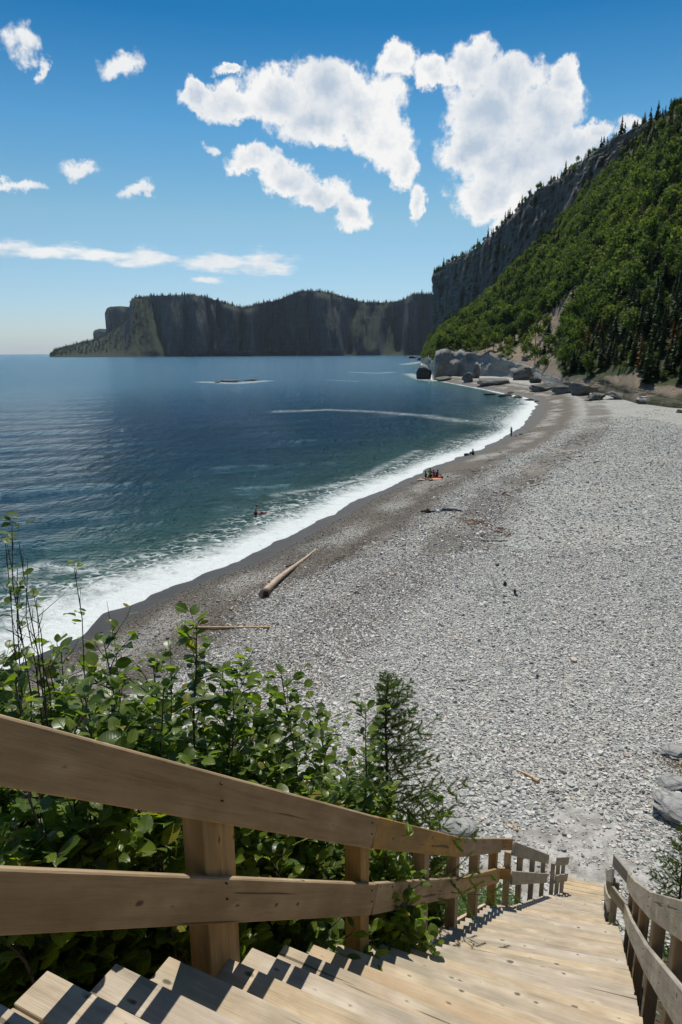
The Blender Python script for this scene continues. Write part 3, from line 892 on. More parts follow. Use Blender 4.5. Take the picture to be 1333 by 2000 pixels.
# ------------------------------------------------------------------ far headlands
def headland(name, sil, base_px, D0, depth, nu=360, seed=0, wall_frac=1.0):
    """sil: list (px, py_top, slope) slope = how far back the top lies for its height"""
    px = np.linspace(sil[0][0], sil[-1][0], nu)
    top = np.interp(px, [s[0] for s in sil], [s[1] for s in sil])
    slp = np.interp(px, [s[0] for s in sil], [s[2] for s in sil])
    nv = 60
    V = []
    fr = np.concatenate([np.linspace(0, 1, 34), np.linspace(1.02, 2.0, nv - 34)])
    dv = D0 + 220 * (fbm(px * .014 + seed, px * 0 + 2, 3) - .5) * 2
    for i in range(nu):
        Db = dv[i]
        q = at_d(px[i], top[i], 1.0)
        dirx, diry = q.x, q.y; slope = q.z - CAM_H
        for j, f in enumerate(fr):
            Dt = Db + (60 + slp[i] * 900)
            H = CAM_H + slope * Dt
            if f <= 1:
                g = f ** (1 + .4 * slp[i])
                foot = .12 * max(0, .25 - f)
                D = Db + (Dt - Db) * (f ** (.75) * (1 if slp[i] > .2 else (.2 + .8 * f)))
                n = fbm(np.array([px[i] * .11 + seed]), np.array([f * 2.5]), 5)[0] - .5
                n2 = fbm(np.array([px[i] * .035 + seed]), np.array([f * .6 + 4]), 3)[0] - .5
                e = min(1, (1.02 - f) * 8) * min(1, f * 10 + .2)
                D += (n * 70 + n2 * 330) * e * (1 - .5 * slp[i])
                z = -2 + (H + 2) * f
            else:
                D = Dt + (f - 1) * depth
                nn = fbm(np.array([px[i] * .05 + seed]), np.array([f * 4.0]), 4)[0] - .5
                z = H * (1 - (f - 1) * .1) + nn * 10 * min(1, (f - 1) * 4)
                D = D
                z = min(z, H + 4)
            V.append((dirx * D, diry * D, z))
    me = mesh_np(name, np.array(V), grid_faces(nu, nv)[:, ::-1].copy(), True)
    o = tag(link(name, me, M['far']), kind='structure')
    return np.array(V).reshape(nu, nv, 3)


V1 = headland('headland', [(98, 693, 1), (112, 684, 1), (122, 681, 1), (150, 673, 1), (190, 664, 1), (210, 652, 1), (240, 634, .8), (252, 622, .5), (254, 590, .55), (264, 581, .5), (300, 578, .35), (330, 577, .2), (378, 577, 0), (405, 581, 0), (432, 589, 0),
                       (466, 600, 0), (485, 601, 0), (500, 594, 0), (540, 587, 0), (565, 577, 0), (580, 571, 0), (607, 567, 0), (648, 573, .1), (670, 579, .1), (695, 587, .2), (715, 591, .2), (763, 591, .25), (790, 585, .2), (803, 577, .1), (815, 574, 0), (850, 575, 0), (900, 590, 0), (960, 620, 0)],
              690, 3300, 700, 420, 0)
headland('second_headland', [(205, 612, 0), (209, 602, 0), (216, 599, 0), (235, 598, 0), (262, 600, 0), (300, 604, 0)], 690, 5200, 900, 60, 5)
headland('third_headland', [(182, 650, 0), (185, 645, 0), (195, 642, 0), (215, 643, 0), (240, 646, 0)], 690, 7000, 900, 40, 9)

# ------------------------------------------------------------------ staircase
def bar(name, a, b, w, h, mat, parent, bev=.004, up=Vector((0, 0, 1)), side=0.0, twist=0.0):
    """a board from a to b (its centre line), w across, h high; local X runs along the grain"""
    a = Vector(a); b = Vector(b)
    X = (b - a); L = X.length; X.normalize()
    Yv = up.cross(X).normalized(); Zv = X.cross(Yv)
    bm = bmesh.new()
    bmesh.ops.create_cube(bm, size=1.0)
    for v in bm.verts: v.co = Vector((v.co.x * L, v.co.y * w, v.co.z * h))
    if bev: bmesh.ops.bevel(bm, geom=list(bm.edges), offset=bev, segments=1, affect='EDGES')
    me = bpy.data.meshes.new(name); bm.to_mesh(me); bm.free()
    o = link(name, me, mat, parent)
    mt = Matrix((X, Yv, Zv)).transposed().to_4x4(); mt.translation = (a + b) / 2
    o.matrix_local = mt @ Matrix.Rotation(twist, 4, 'X')
    return o


rw_ = random.Random(21)
stair = empty('staircase', (0, 0, 0), 0, 'long weathered plank staircase running down to the pebble beach', 'staircase')


def skew(s):
    return np.interp(s, [2.5, 3.3, 5.2, 9, 15.3], [-.035, 0.0, .19, .2, .16])


SP = .268
edges = []
s = -.05
while s < 15.3:
    edges.append(s); s += SP
nst = len(edges)
for k in range(nst):
    s0, s1 = edges[k], (edges[k + 1] if k + 1 < nst else edges[k] + SP)
    sm = (s0 + s1) / 2
    zt = float(np.interp(s1, SZx, SZy)) + CAM_H
    narrow = sm > 8.55
    if narrow:
        ol = -1.10 + .02 * (sm - 8.5) if sm < 14.25 else -.84 + .2 * (sm - 14.4)
        orr = .185
    else:
        ol = float(np.interp(sm, [0, 1.2, 2.1, 3.4, 8.6], [-1.86, -1.68, -1.56, -1.40, -1.33])); orr = .355
    kk = float(skew(sm))
    def pt(s_, o_, z_):
        return W(s_ + kk * (o_ + .5), o_, z_)
    nb = 2
    bw = (s1 + .022 - s0) / nb
    for j in range(nb):
        ca = s0 + bw * (j + .5)
        jl = rw_.uniform(-.012, .012); dz = rw_.uniform(-.0025, .0025)
        bar('tread_board', pt(ca, ol + jl, zt - .019 + dz), pt(ca, orr + jl * .6, zt - .019 + dz + rw_.uniform(-.003, .003)), bw - .009, .038, M['tread'], stair, .003)
    # riser board under the nosing
    bar('riser_board', pt(s1 - .012, ol + .03, zt - .125), pt(s1 - .012, orr - .03, zt - .125), .02, .17, M['tread'], stair, 0)
# stringers and the outer side board
for oo, (sa, sb) in ((-1.46, (0.1, 8.5)), (-.45, (0.1, 8.5)), (.31, (0.1, 8.5)), (-1.03, (8.6, 15.3)), (.14, (8.6, 15.3))):
    n = 3
    for i in range(n):
        a = sa + (sb - sa) * i / n; b = sa + (sb - sa) * (i + 1) / n
        bar('stringer', W(a, oo, stair_z(a) - .33), W(b, oo, stair_z(b) - .33), .04, .24, M['tread'], stair, 0)
for i, (sa, sb) in enumerate(((.7, 2.4), (2.4, 4.2))):
    bar('side_beam', W(sa, -1.66 + .13 * i, stair_z(sa) - .30), W(sb, -1.56 + .13 * i, stair_z(sb) - .30), .09, .14, M['tread'], stair, .004)
# lower landing of fresh boards
land = empty('landing_platform', (0, 0, 0), 0, 'small landing of fresh yellow boards where the stairs meet the beach', 'platform')
for i in range(4):
    c = 15.62 + .145 * i
    bar('deck_board', W(c - .1, -.72, CAM_H - 13.20), W(c + .04, .30, CAM_H - 13.20), .138, .038, M['new_wood'], land, .003)
bar('joist', W(15.6, -.6, CAM_H - 13.29), W(16.2, -.6, CAM_H - 13.29), .04, .14, M['new_wood'], land, 0)
bar('joist', W(15.6, .2, CAM_H - 13.29), W(16.2, .2, CAM_H - 13.29), .04, .14, M['new_wood'], land, 0)


def tube_data(pts, rads, k=5):
    """vertices and quads of a tapering tube"""
    V = []; Fc = []
    n = len(pts)
    for i, p in enumerate(pts):
        d = (pts[min(i + 1, n - 1)] - pts[max(i - 1, 0)]).normalized()
        a = d.orthogonal().normalized(); b = d.cross(a)
        for j in range(k):
            t = 2 * math.pi * j / k
            V.append(p + (a * math.cos(t) + b * math.sin(t)) * rads[i])
    for i in range(n - 1):
        for j in range(k):
            a = i * k + j; b = i * k + (j + 1) % k
            Fc.append((a, b, b + k, a + k))
    return V, Fc


def railing(label, planks, posts, side, mat, group=None, rail_h=(.995, .51), ph=.185, jogs=(), pw=(.14, .09), pmat=None, zoff=0.0):
    """side +1: posts stand on the right (outer) side of the planks, -1: on the left"""
    t = empty('wooden_railing', (0, 0, 0), 0, label, 'railing', group)
    def rz(s_):
        return CAM_H + float(np.interp(s_, SZx[1:], SZy[1:])) + (0 if s_ >= -.05 else (-.05 - s_) * .78) + zoff
    for (a, oa), (b, ob) in planks:
        L = math.hypot(b - a, ob - oa)
        e = .002 / L
        aa, bb = a + (b - a) * e, b - (b - a) * e
        for i, hh in enumerate(rail_h):
            up_ = (.075, .02)[i] if a < -.5 else 0
            bar('top_rail' if i == 0 else 'mid_rail', W(aa, oa, rz(a) + up_ + hh - ph / 2 * 1.27), W(bb, ob, rz(b) + hh - ph / 2 * 1.27), .038, ph, mat, t, .006)
    for q in posts:
        s_, o_ = q[0], q[1]
        pl = q[2] if len(q) > 2 else pw[0]
        z1 = rz(s_) + rail_h[0] - .17
        z0 = rz(s_) - .55
        oc = o_ + side * (.021 + pw[1] / 2)
        bar('post', W(s_, oc, z0), W(s_, oc, z1), pw[1], pl, pmat or mat, t, .005, up=Vector((DS[0], DS[1], 0)))
        if len(q) > 3:                   # doubled post: a second timber bolted beside the first
            bar('post', W(s_ + pl / 2 + .042, oc, z0), W(s_ + pl / 2 + .042, oc, z1 - .01), pw[1] * .9, .08, pmat or mat, t, .004, up=Vector((DS[0], DS[1], 0)))
    for q in posts[:5]:
        for hh in rail_h:
            for dzz in (-.05, -.13):
                p_ = W(q[0] + .01, q[1] - side * .0215, rz(q[0]) + hh + dzz - .01)
                dd = Vector((DO[0], DO[1], 0)) * side * .006
                V_, F_2 = tube_data([p_ - dd * .6, p_ + dd], [.0042, .0042], 7)
                V_.append(p_ - dd * .6); F_2 = [tuple(f) for f in F_2] + [(j, (j + 1) % 7, 14) for j in range(7)]
                me_ = bpy.data.meshes.new('bolt'); me_.from_pydata([tuple(v) for v in V_], [], F_2)
                link('bolt', me_, M['iron'], t)
    for (a, oa), (b, ob) in jogs:
        for i, hh in enumerate(rail_h):
            bar('cross_rail', W(a, oa, rz(a) + hh - ph / 2 * 1.1), W(b, ob, rz(a) + hh - ph / 2 * 1.1), .038, ph, mat, t, .005)
    return t


M['iron'] = mat_flat('rusty_iron', (.05, .035, .028), .6, .4, 40)
railing('near brown wooden railing on the left of the wide stairs', [((-.9, -1.92), (3.42, -1.285)), ((3.42, -1.285), (6.2, -1.325)), ((6.2, -1.325), (8.5, -1.27))],
        [(2.08, -1.475, .15, 1), (3.36, -1.29), (4.83, -1.30), (6.17, -1.33), (7.19, -1.30), (8.40, -1.27)], -1, M['rail'], pw=(.14, .11), jogs=[((8.53, -1.29), (8.6, -1.12))])
railing('thin dark railing on the left of the lower narrow stairs', [((8.6, -1.10), (13.55, -.99))],
        [(8.68, -1.12), (9.9, -1.09), (11.5, -1.05), (13.35, -1.0)], -1, M['rail_grey'], pw=(.09, .09))
railing('shortest railing, three posts left of the last steps', [((14.38, -.86), (15.5, -.655))],
        [(14.45, -.87), (14.9, -.78), (15.4, -.69)], -1, M['rail_grey'], pw=(.09, .09))
railing('grey railing curving along the right of the wide stairs', [((8.52, .40), (7.0, .40)), ((7.0, .40), (5.04, .415)), ((5.04, .415), (2.75, .44)), ((2.75, .44), (.2, .5))],
        [(8.42, .40), (7.4, .40), (6.36, .405), (5.04, .415), (3.86, .43), (2.7, .445), (1.5, .47)], 1, M['rail_grey'], pw=(.19, .09), pmat=M['rail'], jogs=[((8.56, .42), (8.86, .21))])
railing('orange tipped railing on the right of the lower narrow stairs', [((8.9, .215), (12.2, .22)), ((12.2, .22), (15.45, .23))],
        [(8.92, .2), (11.1, .2), (13.3, .21), (15.35, .22)], 1, M['rail_grey'], pw=(.09, .09))


# ------------------------------------------------------------------ plants: leaf meshes
def leaf_mesh(seed, simple=False):
    r = random.Random(seed)
    if simple:
        st = [(0, .0), (.35, .3), (.75, .24), (1, 0)]
    else:
        st = [(0, .02), (.1, .2), (.28, .34), (.48, .385), (.68, .33), (.86, .19), (1, .0)]
    V = []; UV = []; Fc = []
    fold = r.uniform(.05, .22); curl = r.uniform(-.1, .28); tw = r.uniform(-.12, .12)
    for i, (t, w) in enumerate(st):
        jag = r.uniform(-.025, .025) if 0 < i < len(st) - 1 else 0
        for k in (-1, 0, 1):
            wx = w * k + (jag if k else 0) * k
            z = abs(k) * w * fold * 1.4 - curl * t * t + tw * k * t + (r.uniform(-.02, .02) if k else 0)
            V.append((wx, t, z)); UV.append((.5 + .5 * k * (w / .4) * .8, t))
    for i in range(len(st) - 1):
        a = i * 3; b = a + 3
        Fc += [(a, a + 1, b + 1, b), (a + 1, a + 2, b + 2, b + 1)]
    return np.array(V), Fc, np.array(UV)


LEAFS = [leaf_mesh(i) for i in range(5)]


def leaf_me(i, mat, nm='leaf'):
    V, Fc, UV = LEAFS[i]
    me = bpy.data.meshes.new(nm)
    me.from_pydata([tuple(v) for v in V], [], Fc)
    uv = me.uv_layers.new(name='UVMap')
    for l in me.loops: uv.data[l.index].uv = UV[l.vertex_index]
    for p in me.polygons: p.use_smooth = True
    me.materials.append(mat)
    return me


LEAF_ME = [leaf_me(i, M['leaf']) for i in range(5)]


def join_leaves(name, items, mat, parent, kind='stuff', leafs=None):
    """items: (matrix 4x4, variant)"""
    if not items: return None
    leafs = leafs or LEAFS
    Vs = []; Fs = []; Us = []; n = 0
    for mt, i in items:
        V, Fc, UV = leafs[i]
        A = np.array(mt)
        Vs.append(V @ A[:3, :3].T + A[:3, 3]); Fs.append(np.array(Fc) + n); Us.append(UV); n += len(V)
    V = np.concatenate(Vs); F_ = np.concatenate(Fs); U = np.concatenate(Us)
    me = mesh_np(name, V, F_)
    uv = me.uv_layers.new(name='UVMap')
    uv.data.foreach_set('uv', U[F_.ravel()].astype(np.float32).ravel())
    o = link(name, me, mat, parent)
    if kind: o['kind'] = kind
    return o


class Tubes:
    def __init__(s): s.V = []; s.F = []

    def add(s, pts, rads, k=5):
        V, Fc = tube_data(pts, rads, k); n = len(s.V)
        s.V += V; s.F += [tuple(i + n for i in f) for f in Fc]

    def build(s, name, mat, parent=None):
        return link(name, mesh_np(name, np.array([tuple(v) for v in s.V]), np.array(s.F)), mat, parent)


CAMP = Vector((0, 0, CAM_H))


def frame(dirv, nrm, size):
    Y = dirv.normalized(); Z = (nrm - Y * nrm.dot(Y))
    if Z.length < 1e-4: Z = Y.orthogonal()
    Z.normalize(); X = Y.cross(Z)
    mt = Matrix((X * size, Y * size, Z * size)).transposed().to_4x4()
    return mt


def alder(px, py, dist, spread, seed, label, n_ind=260, dens=1.0, leaf=.07, bare=.12, stems=6, base_shift=0.0, reach=.9, spill=0.0):
    r = random.Random(seed)
    top = at_d(px, py, dist)
    bx, by = top.x, top.y
    g = gz(bx, by) - .08
    H = top.z - g
    root = empty('alder_shrub', (bx, by, g), 0, label, 'shrub', None)
    tb_ = Tubes(); tw_ = Tubes()
    leaves = []
    def rv(s=1.0): return Vector((r.gauss(0, s), r.gauss(0, s), r.gauss(0, s)))
    def over_rail(q):
        s_, o_ = SO(bx + q.x, by + q.y)
        return o_ - np.interp(s_, [0, 2.1, 3.4, 8.6], [-1.98, -1.72, -1.5, -1.45]) - spill if -1 < s_ < 9 else -9
    def leafy(p, d, sz):
        a = r.uniform(0, 6.283)
        side = Vector((math.cos(a), math.sin(a), r.uniform(-.1, .55)))
        dv = (side * .9 + d * .35 + Vector((0, 0, .05))).normalized()
        up = (Vector((0, 0, 1)) * .8 + SUNV * .35 + rv(.38)).normalized()
        st = p + dv * sz * .22
        tw_.add([p, st], [.0012, .0009], 3)
        mt = frame(dv, up, sz); mt.translation = st
        leaves.append((mt, r.randrange(5), sz, st))
    for si in range(stems):
        a = r.uniform(0, 6.283)
        rr = spread * math.sqrt(r.uniform(.02, 1)) * (0 if si == 0 else 1)
        hh = H * (1.0 if si == 0 else r.uniform(.62, .93) * (1 - .18 * rr / max(spread, .01)))
        tip = Vector((math.cos(a) * rr, math.sin(a) * rr, hh))
        ex = over_rail(tip)
        if ex > -.15: tip -= Vector((DO[0], DO[1], 0)) * (ex + .15 + r.uniform(0, .2))
        b0 = Vector((math.cos(a) * rr * .25 + r.uniform(-.05, .05), math.sin(a) * rr * .25, 0))
        pts = []; nseg = 9
        bow = Vector((r.uniform(-.1, .1), r.uniform(-.1, .1), 0)) * H * .5
        for k in range(nseg + 1):
            t = k / nseg
            p = b0.lerp(tip, t) + bow * math.sin(t * 3.14) + rv(.012) * (1 if 0 < k < nseg else 0)
            pts.append(p)
        tb_.add(pts, [.013 * (1 - .85 * k / nseg) * (H / 2.2) ** .5 + .0015 for k in range(nseg + 1)], 5)
        # side branches
        nb = int(27 * dens * H / 2.0)
        for k in range(nb):
            t = bare + (1 - bare) * (k + r.random()) / nb
            i = min(int(t * nseg), nseg - 1); p = pts[i].lerp(pts[i + 1], t * nseg - i)
            d = (pts[i + 1] - pts[i]).normalized()
            a2 = r.uniform(0, 6.283)
            L = r.uniform(.2, .5) * (1.15 - t * .5) * reach * (H / 2.0) ** .5
            bd = (Vector((math.cos(a2), math.sin(a2), r.uniform(.15, .9)))).normalized()
            q = [p]
            ns = 4
            for j in range(ns):
                bd = (bd + rv(.16) + Vector((0, 0, .1))).normalized(); q.append(q[-1] + bd * L / ns)
            if over_rail(q[-1] + bd * .05) > 0 and not (r.random() < .09 and t < .5): continue
            tw_.add(q, [.004, .0034, .0028, .0022, .0014], 4)
            nl = max(3, int(L / .038))
            for j in range(nl):
                tt_ = (j + .6) / nl; jj = min(int(tt_ * ns), ns - 1)
                leafy(q[jj].lerp(q[jj + 1], tt_ * ns - jj), bd, leaf * r.uniform(.55, 1.25) * (1.05 - .25 * tt_))
        for j in range(4): leafy(tip, (pts[-1] - pts[-2]).normalized(), leaf * r.uniform(.6, 1.0))
    tb_.build('stem', M['bark'], root)
    tw_.build('twig', M['twig'], root)
    # the leaves that show largest are objects, the others one mass
    bp = Vector((bx, by, g))
    leaves.sort(key=lambda l: -(l[2] / (bp + l[3] - CAMP).length))
    for mt, v, sz, st in leaves[:n_ind]:
        o = link('leaf', LEAF_ME[v], None, root)
        o.matrix_local = mt
    join_leaves('foliage', [(mt, v) for mt, v, _, _ in leaves[n_ind:]], M['leaf'], root)
    return len(leaves)


SHR = [  # px, py of the top, distance, spread, leaf, label
    (-40, 1310, 3.9, .75, .075, 'alder shrub at the left edge behind the top rail, below the bare stems'),
    (95, 1300, 4.2, .6, .07, 'leafy alder rising against the white surf at the far left'),
    (205, 1262, 4.0, .6, .072, 'alder whose top shows against the wet gravel beside the surf'),
    (300, 1300, 4.3, .55, .07, 'alder between the gravel tip and the tall dark leafed shoot'),
    (385, 1222, 4.1, .5, .072, 'alder with the tallest leafy shoot, below the thin pale pole'),
    (460, 1325, 4.4, .6, .07, 'broad alder right of the tallest shoot, over the shingle'),
    (550, 1318, 4.5, .5, .068, 'alder with a high tuft leaning over the grey shingle'),
    (625, 1400, 4.8, .55, .068, 'low alder between the leaning tuft and the spruce'),
    (715, 1385, 5.0, .45, .068, 'alder branch just left of the young spruce trunk'),
    (-20, 1270, 4.6, .7, .07, 'farthest alder at the left edge, behind the bare stems'),
    (120, 1275, 4.7, .6, .068, 'alder clump between the bare stems and the leaning stem'),
    (30, 1330, 3.3, .6, .07, 'dense alder behind the left end of the top rail, nearer than the bare stems'),
    (160, 1335, 3.35, .6, .072, 'dense alder just above the top rail, below the gravel tip'),
    (320, 1345, 3.5, .55, .07, 'dense alder above the top rail, in front of the tallest shoot'),
    (455, 1400, 3.8, .5, .07, 'dense alder just over the top rail right of the thick post'),
    (70, 1500, 2.5, .62, .078, 'large leafed alder close under the top rail at the left edge'),
    (255, 1470, 2.55, .55, .085, 'large leafed alder seen between the rails left of the thick post'),
    (560, 1600, 3.45, .5, .08, 'alder seen between the rails right of the thick post'),
    (690, 1640, 4.15, .42, .075, 'alder pushing its leaves over the plank joint of the railing'),
    (742, 1625, 4.25, .3, .08, 'alder spilling its leaves over the rails at the second post'),
    (640, 1800, 3.45, .25, .085, 'low alder sprig spilling onto the edge of the steps'),
    (800, 1680, 5.0, .45, .07, 'low alder behind the posts at the middle of the railing'),
    (855, 1560, 6.6, .5, .062, 'twiggy alder right below the young spruce, above the rail'),
    (60, 1660, 2.5, .45, .075, 'low alder in the lower left corner beyond the steps'),
    (420, 1640, 2.75, .4, .075, 'alder growing behind the thick doubled post'),
]
tot = 0
for i, (px, py, di, sp, lf, lb) in enumerate(SHR):
    tot += alder(px, py, di, sp, 100 + i, lb, 150, 1.15, lf * 1.3, stems=11 if sp > .5 else 8, spill=.55 if 'spilling' in lb else .42 if 'pushing' in lb else (.12 if 'right of the thick post' in lb else 0))
print('LEAVES', tot)
# bare stems standing up at the left edge
def bare_shrub(tops, dist, seed, label):
    r = random.Random(seed)
    b = at_d(tops[0][0], tops[0][1], dist); g = gz(b.x, b.y) - .05
    root = empty('bare_shrub', (b.x, b.y, g), 0, label, 'shrub')
    T = Tubes(); lv = []
    for (px, py, lf) in tops:
        tp = at_d(px, py, dist + r.uniform(-.15, .15)) - Vector((b.x, b.y, g))
        b0 = Vector((r.uniform(-.1, .1), r.uniform(-.1, .1), 0)) + Vector((tp.x, tp.y, 0)) * .5
        pts = []
        for k in range(10):
            t = k / 9
            pts.append(b0.lerp(tp, t) + Vector((r.gauss(0, .012), r.gauss(0, .012), 0)))
        T.add(pts, [.009 * (1 - .8 * k / 9) for k in range(10)], 5)
        for k in range(9):
            t = r.uniform(.5, .98); i = int(t * 9); p = pts[i].lerp(pts[min(i + 1, 9)], t * 9 - i)
            d = Vector((r.gauss(0, .5), r.gauss(0, .5), 1)).normalized(); L = r.uniform(.05, .2)
            q = [p, p + d * L * .5 + Vector((r.gauss(0, .01), 0, 0)), p + d * L]
            T.add(q, [.0028, .002, .001], 4)
            if r.random() < lf * .4: lv.append((q[-1], d))
        for k in range(int(lf * 9)): lv.append((pts[-1 - (k % 2)] + Vector((r.gauss(0, .03), r.gauss(0, .03), r.gauss(0, .03))), Vector((0, 0, 1))))
    T.build('stem', M['twig'], root)
    its = []
    for p, d in lv:
        a = r.uniform(0, 6.28)
        mt = frame(Vector((math.cos(a), math.sin(a), .4)), Vector((r.gauss(0, .3), r.gauss(0, .3), 1)), r.uniform(.04, .075)); mt.translation = p
        o = link('leaf', LEAF_ME[r.randrange(5)], None, root); o.matrix_local = mt


bare_shrub([(15, 1020, 1.4), (8, 1060, 1.2), (45, 1060, 0), (55, 1100, 0), (30, 1110, .2), (70, 1150, .3)], 3.7, 3, 'thin bare stems with a few leaf tufts at the left edge, against the sea')
bare_shrub([(152, 1108, 1.2), (72, 1170, .5)], 3.9, 4, 'single leaning stem with one leaf tuft in front of the surf')
bare_shrub([(215, 1215, 0), (330, 1262, 0)], 4.1, 5, 'short bare twigs in front of the dark wet gravel')

# undergrowth on the bluff
r = random.Random(77)
sl = [leaf_mesh(50 + i, True) for i in range(4)]
items = []
for i in range(15000):
    if i < 11500:
        s_, o_ = r.uniform(-.6, 15.2), -1.55 - abs(r.gauss(0, 1)) * 1.9 - .1 * r.random()
        if s_ < 3.5: o_ -= .2
    else:
        s_, o_ = r.uniform(.5, 14), .75 + abs(r.gauss(0, 1)) * 1.6
    p = W(s_, o_, 0); g = gz(p.x, p.y) if i % 1 == 0 else 0
    hgt = abs(r.gauss(0, .22))
    p.z = g + hgt
    a = r.uniform(0, 6.28)
    mt = frame(Vector((math.cos(a), math.sin(a), r.uniform(-.2, .6))), Vector((r.gauss(0, .5), r.gauss(0, .5), 1)), r.uniform(.03, .085)); mt.translation = p
    items.append((mt, r.randrange(4)))
join_leaves('undergrowth', items, M['leaf_small'], None, 'stuff', sl)


# ------------------------------------------------------------------ young spruces
def spruce(px_top, py_top, dist, width, seed, label, lean=Vector((0, 0, 0)), nbr=46, needle=.014):
    r = random.Random(seed)
    top = at_d(px_top, py_top, dist); g = gz(top.x, top.y) - .05
    H = top.z - g
    root = empty('young_spruce', (top.x, top.y, g), 0, label, 'spruce')
    T = Tubes(); B = Tubes()
    pts = [Vector((math.sin(k * 1.3) * .012, math.cos(k * .9) * .012, H * k / 10)) for k in range(11)]
    T.add(pts, [.03 * (1 - .9 * k / 10) * (H / 2.8) + .002 for k in range(11)], 6)
    V = []; Fc = []
    def needles(a, b, n):
        d = (b - a); L = d.length; d.normalize(); s1 = d.orthogonal().normalized(); s2 = d.cross(s1)
        for i in range(n):
            t = r.random(); an = r.uniform(0, 6.283)
            o_ = (s1 * math.cos(an) + s2 * math.sin(an))
            p = a + d * L * t; q = p + (o_ * .8 + d * .7) * needle * r.uniform(.8, 1.3)
            w = d.cross(o_) * .0024
            k = len(V); V.extend([p - w, p + w, q]); Fc.append((k, k + 1, k + 2))
    for k in range(nbr):
        t = .22 + .76 * (k / nbr) ** .95
        z = H * t; a = k * 2.399 + r.uniform(-.4, .4)
        L = width * (1.05 - t) * r.uniform(.7, 1.2) + .04
        side = Vector((math.cos(a), math.sin(a), 0))
        L *= 1 + .45 * side.dot(lean)
        d = (side + Vector((0, 0, .12 + .5 * t))).normalized()
        q = [Vector((0, 0, z))]; n = 5
        for j in range(n):
            d = (d + Vector((r.gauss(0, .07), r.gauss(0, .07), -.02 + .03 * j))).normalized(); q.append(q[-1] + d * L / n)
        B.add(q, [.006 * (1 - .8 * j / n) for j in range(n + 1)], 4)
        for j in range(1, n): needles(q[j], q[j + 1], int(900 * L / n * .35))
        for j in range(1, n + 1):
            for sg in (-1, 1):
                if r.random() < .12: continue
                sd = d.cross(Vector((0, 0, 1))).normalized() * sg
                tl = L * .42 * (1.15 - j / n) * r.uniform(.7, 1.3) + .025
                e = q[j] + (sd * .8 + d * .6 + Vector((0, 0, r.uniform(-.15, .1)))).normalized() * tl
                B.add([q[j], e], [.0022, .001], 3)
                needles(q[j], e, int(1500 * tl * .5) + 14)
    # leader shoot
    needles(Vector((0, 0, H * .9)), Vector((0, 0, H)), 30)
    T.build('trunk', M['bark'], root)
    B.build('branch', M['twig'], root)
    me = mesh_np('needles', np.array([tuple(v) for v in V]), np.array(Fc), False)
    o = link('needles', me, M['needle'], root); o['kind'] = 'stuff'
    print('SPRUCE', len(Fc))


spruce(757, 1316, 6.0, .98, 1, 'young spruce behind the railing leaning out over the shingle', Vector((1, 0, 0)), 84, .028)
spruce(1345, 1610, 8.6, .75, 2, 'dark spruce at the right edge above the grey railing', Vector((-.4, 0, 0)), 46, .024)
spruce(-10, 1285, 4.6, .62, 3, 'soft green young spruce at the left edge among the alders', Vector((.6, 0, 0)), 46, .018)

# ------------------------------------------------------------------ trees on the hillside
def crown_leafy(seed, n=420):
    r = np.random.RandomState(seed)
    V = []; F_ = []
    lobes = []
    for k in range(8):
        a = r.uniform(0, 6.28); rr = r.uniform(.05, .24)
        lobes.append((math.cos(a) * rr, math.sin(a) * rr, r.uniform(.38, .86), r.uniform(.13, .24)))
    lobes.append((0, 0, .84, .16)); lobes.append((0, 0, .55, .26))
    for i in range(n):
        L = lobes[r.randint(len(lobes))]
        d = r.normal(size=3); d /= np.linalg.norm(d); d[2] = d[2] * .9 + .1
        c = np.array(L[:3]) + d * L[3] * r.uniform(.6, 1.08)
        nn = d + r.normal(size=3) * .55; nn /= np.linalg.norm(nn)
        a = np.cross(nn, r.normal(size=3)); a /= np.linalg.norm(a); b = np.cross(nn, a)
        sz = r.uniform(.028, .06)
        k = len(V)
        V += [c + a * sz, c + b * sz * .7 + nn * sz * .2, c - a * sz, c - b * sz * .8]
        F_.append((k, k + 1, k + 2, k + 3))
    return np.array(V), np.array(F_)


def crown_conifer(seed, rb=.2, layers=17, thin=1.0):
    r = np.random.RandomState(seed)
    V = []; F_ = []
    for k in range(layers):
        t = k / (layers - 1)
        z = .1 + .88 * t; R0 = rb * (1 - t) ** .85 + .012
        m_ = int(11 * (1 - t * .6) * thin)
        for j in range(m_):
            a = r.uniform(0, 6.28); L = R0 * r.uniform(.6, 1.2); w = L * .34 + .012
            dx, dy = math.cos(a), math.sin(a); zz = z + r.uniform(-.02, .02)
            k0 = len(V)
            V += [(0.0, 0.0, zz + .035), (dx * L * .6 - dy * w, dy * L * .6 + dx * w, zz - .01 + r.uniform(-.01, .01)), (dx * L, dy * L, zz - .035), (dx * L * .6 + dy * w, dy * L * .6 - dx * w, zz - .012)]
            F_.append((k0, k0 + 1, k0 + 2, k0 + 3))
    k0 = len(V); V += [(.006, 0, .93), (-.006, .005, .93), (0, 0, 1.02), (0, -.006, .93)]; F_.append((k0, k0 + 1, k0 + 2, k0 + 3))
    return np.array(V), np.array(F_)


def trunk_me(hh):
    V, Fc = tube_data([Vector((0, 0, -.06)), Vector((0.01, 0, hh * .5)), Vector((0, 0, hh))], [.02, .014, .004], 5)
    me = mesh_np('trunk', np.array([tuple(v) for v in V]), np.array(Fc)); me.materials.append(M['bark']); return me


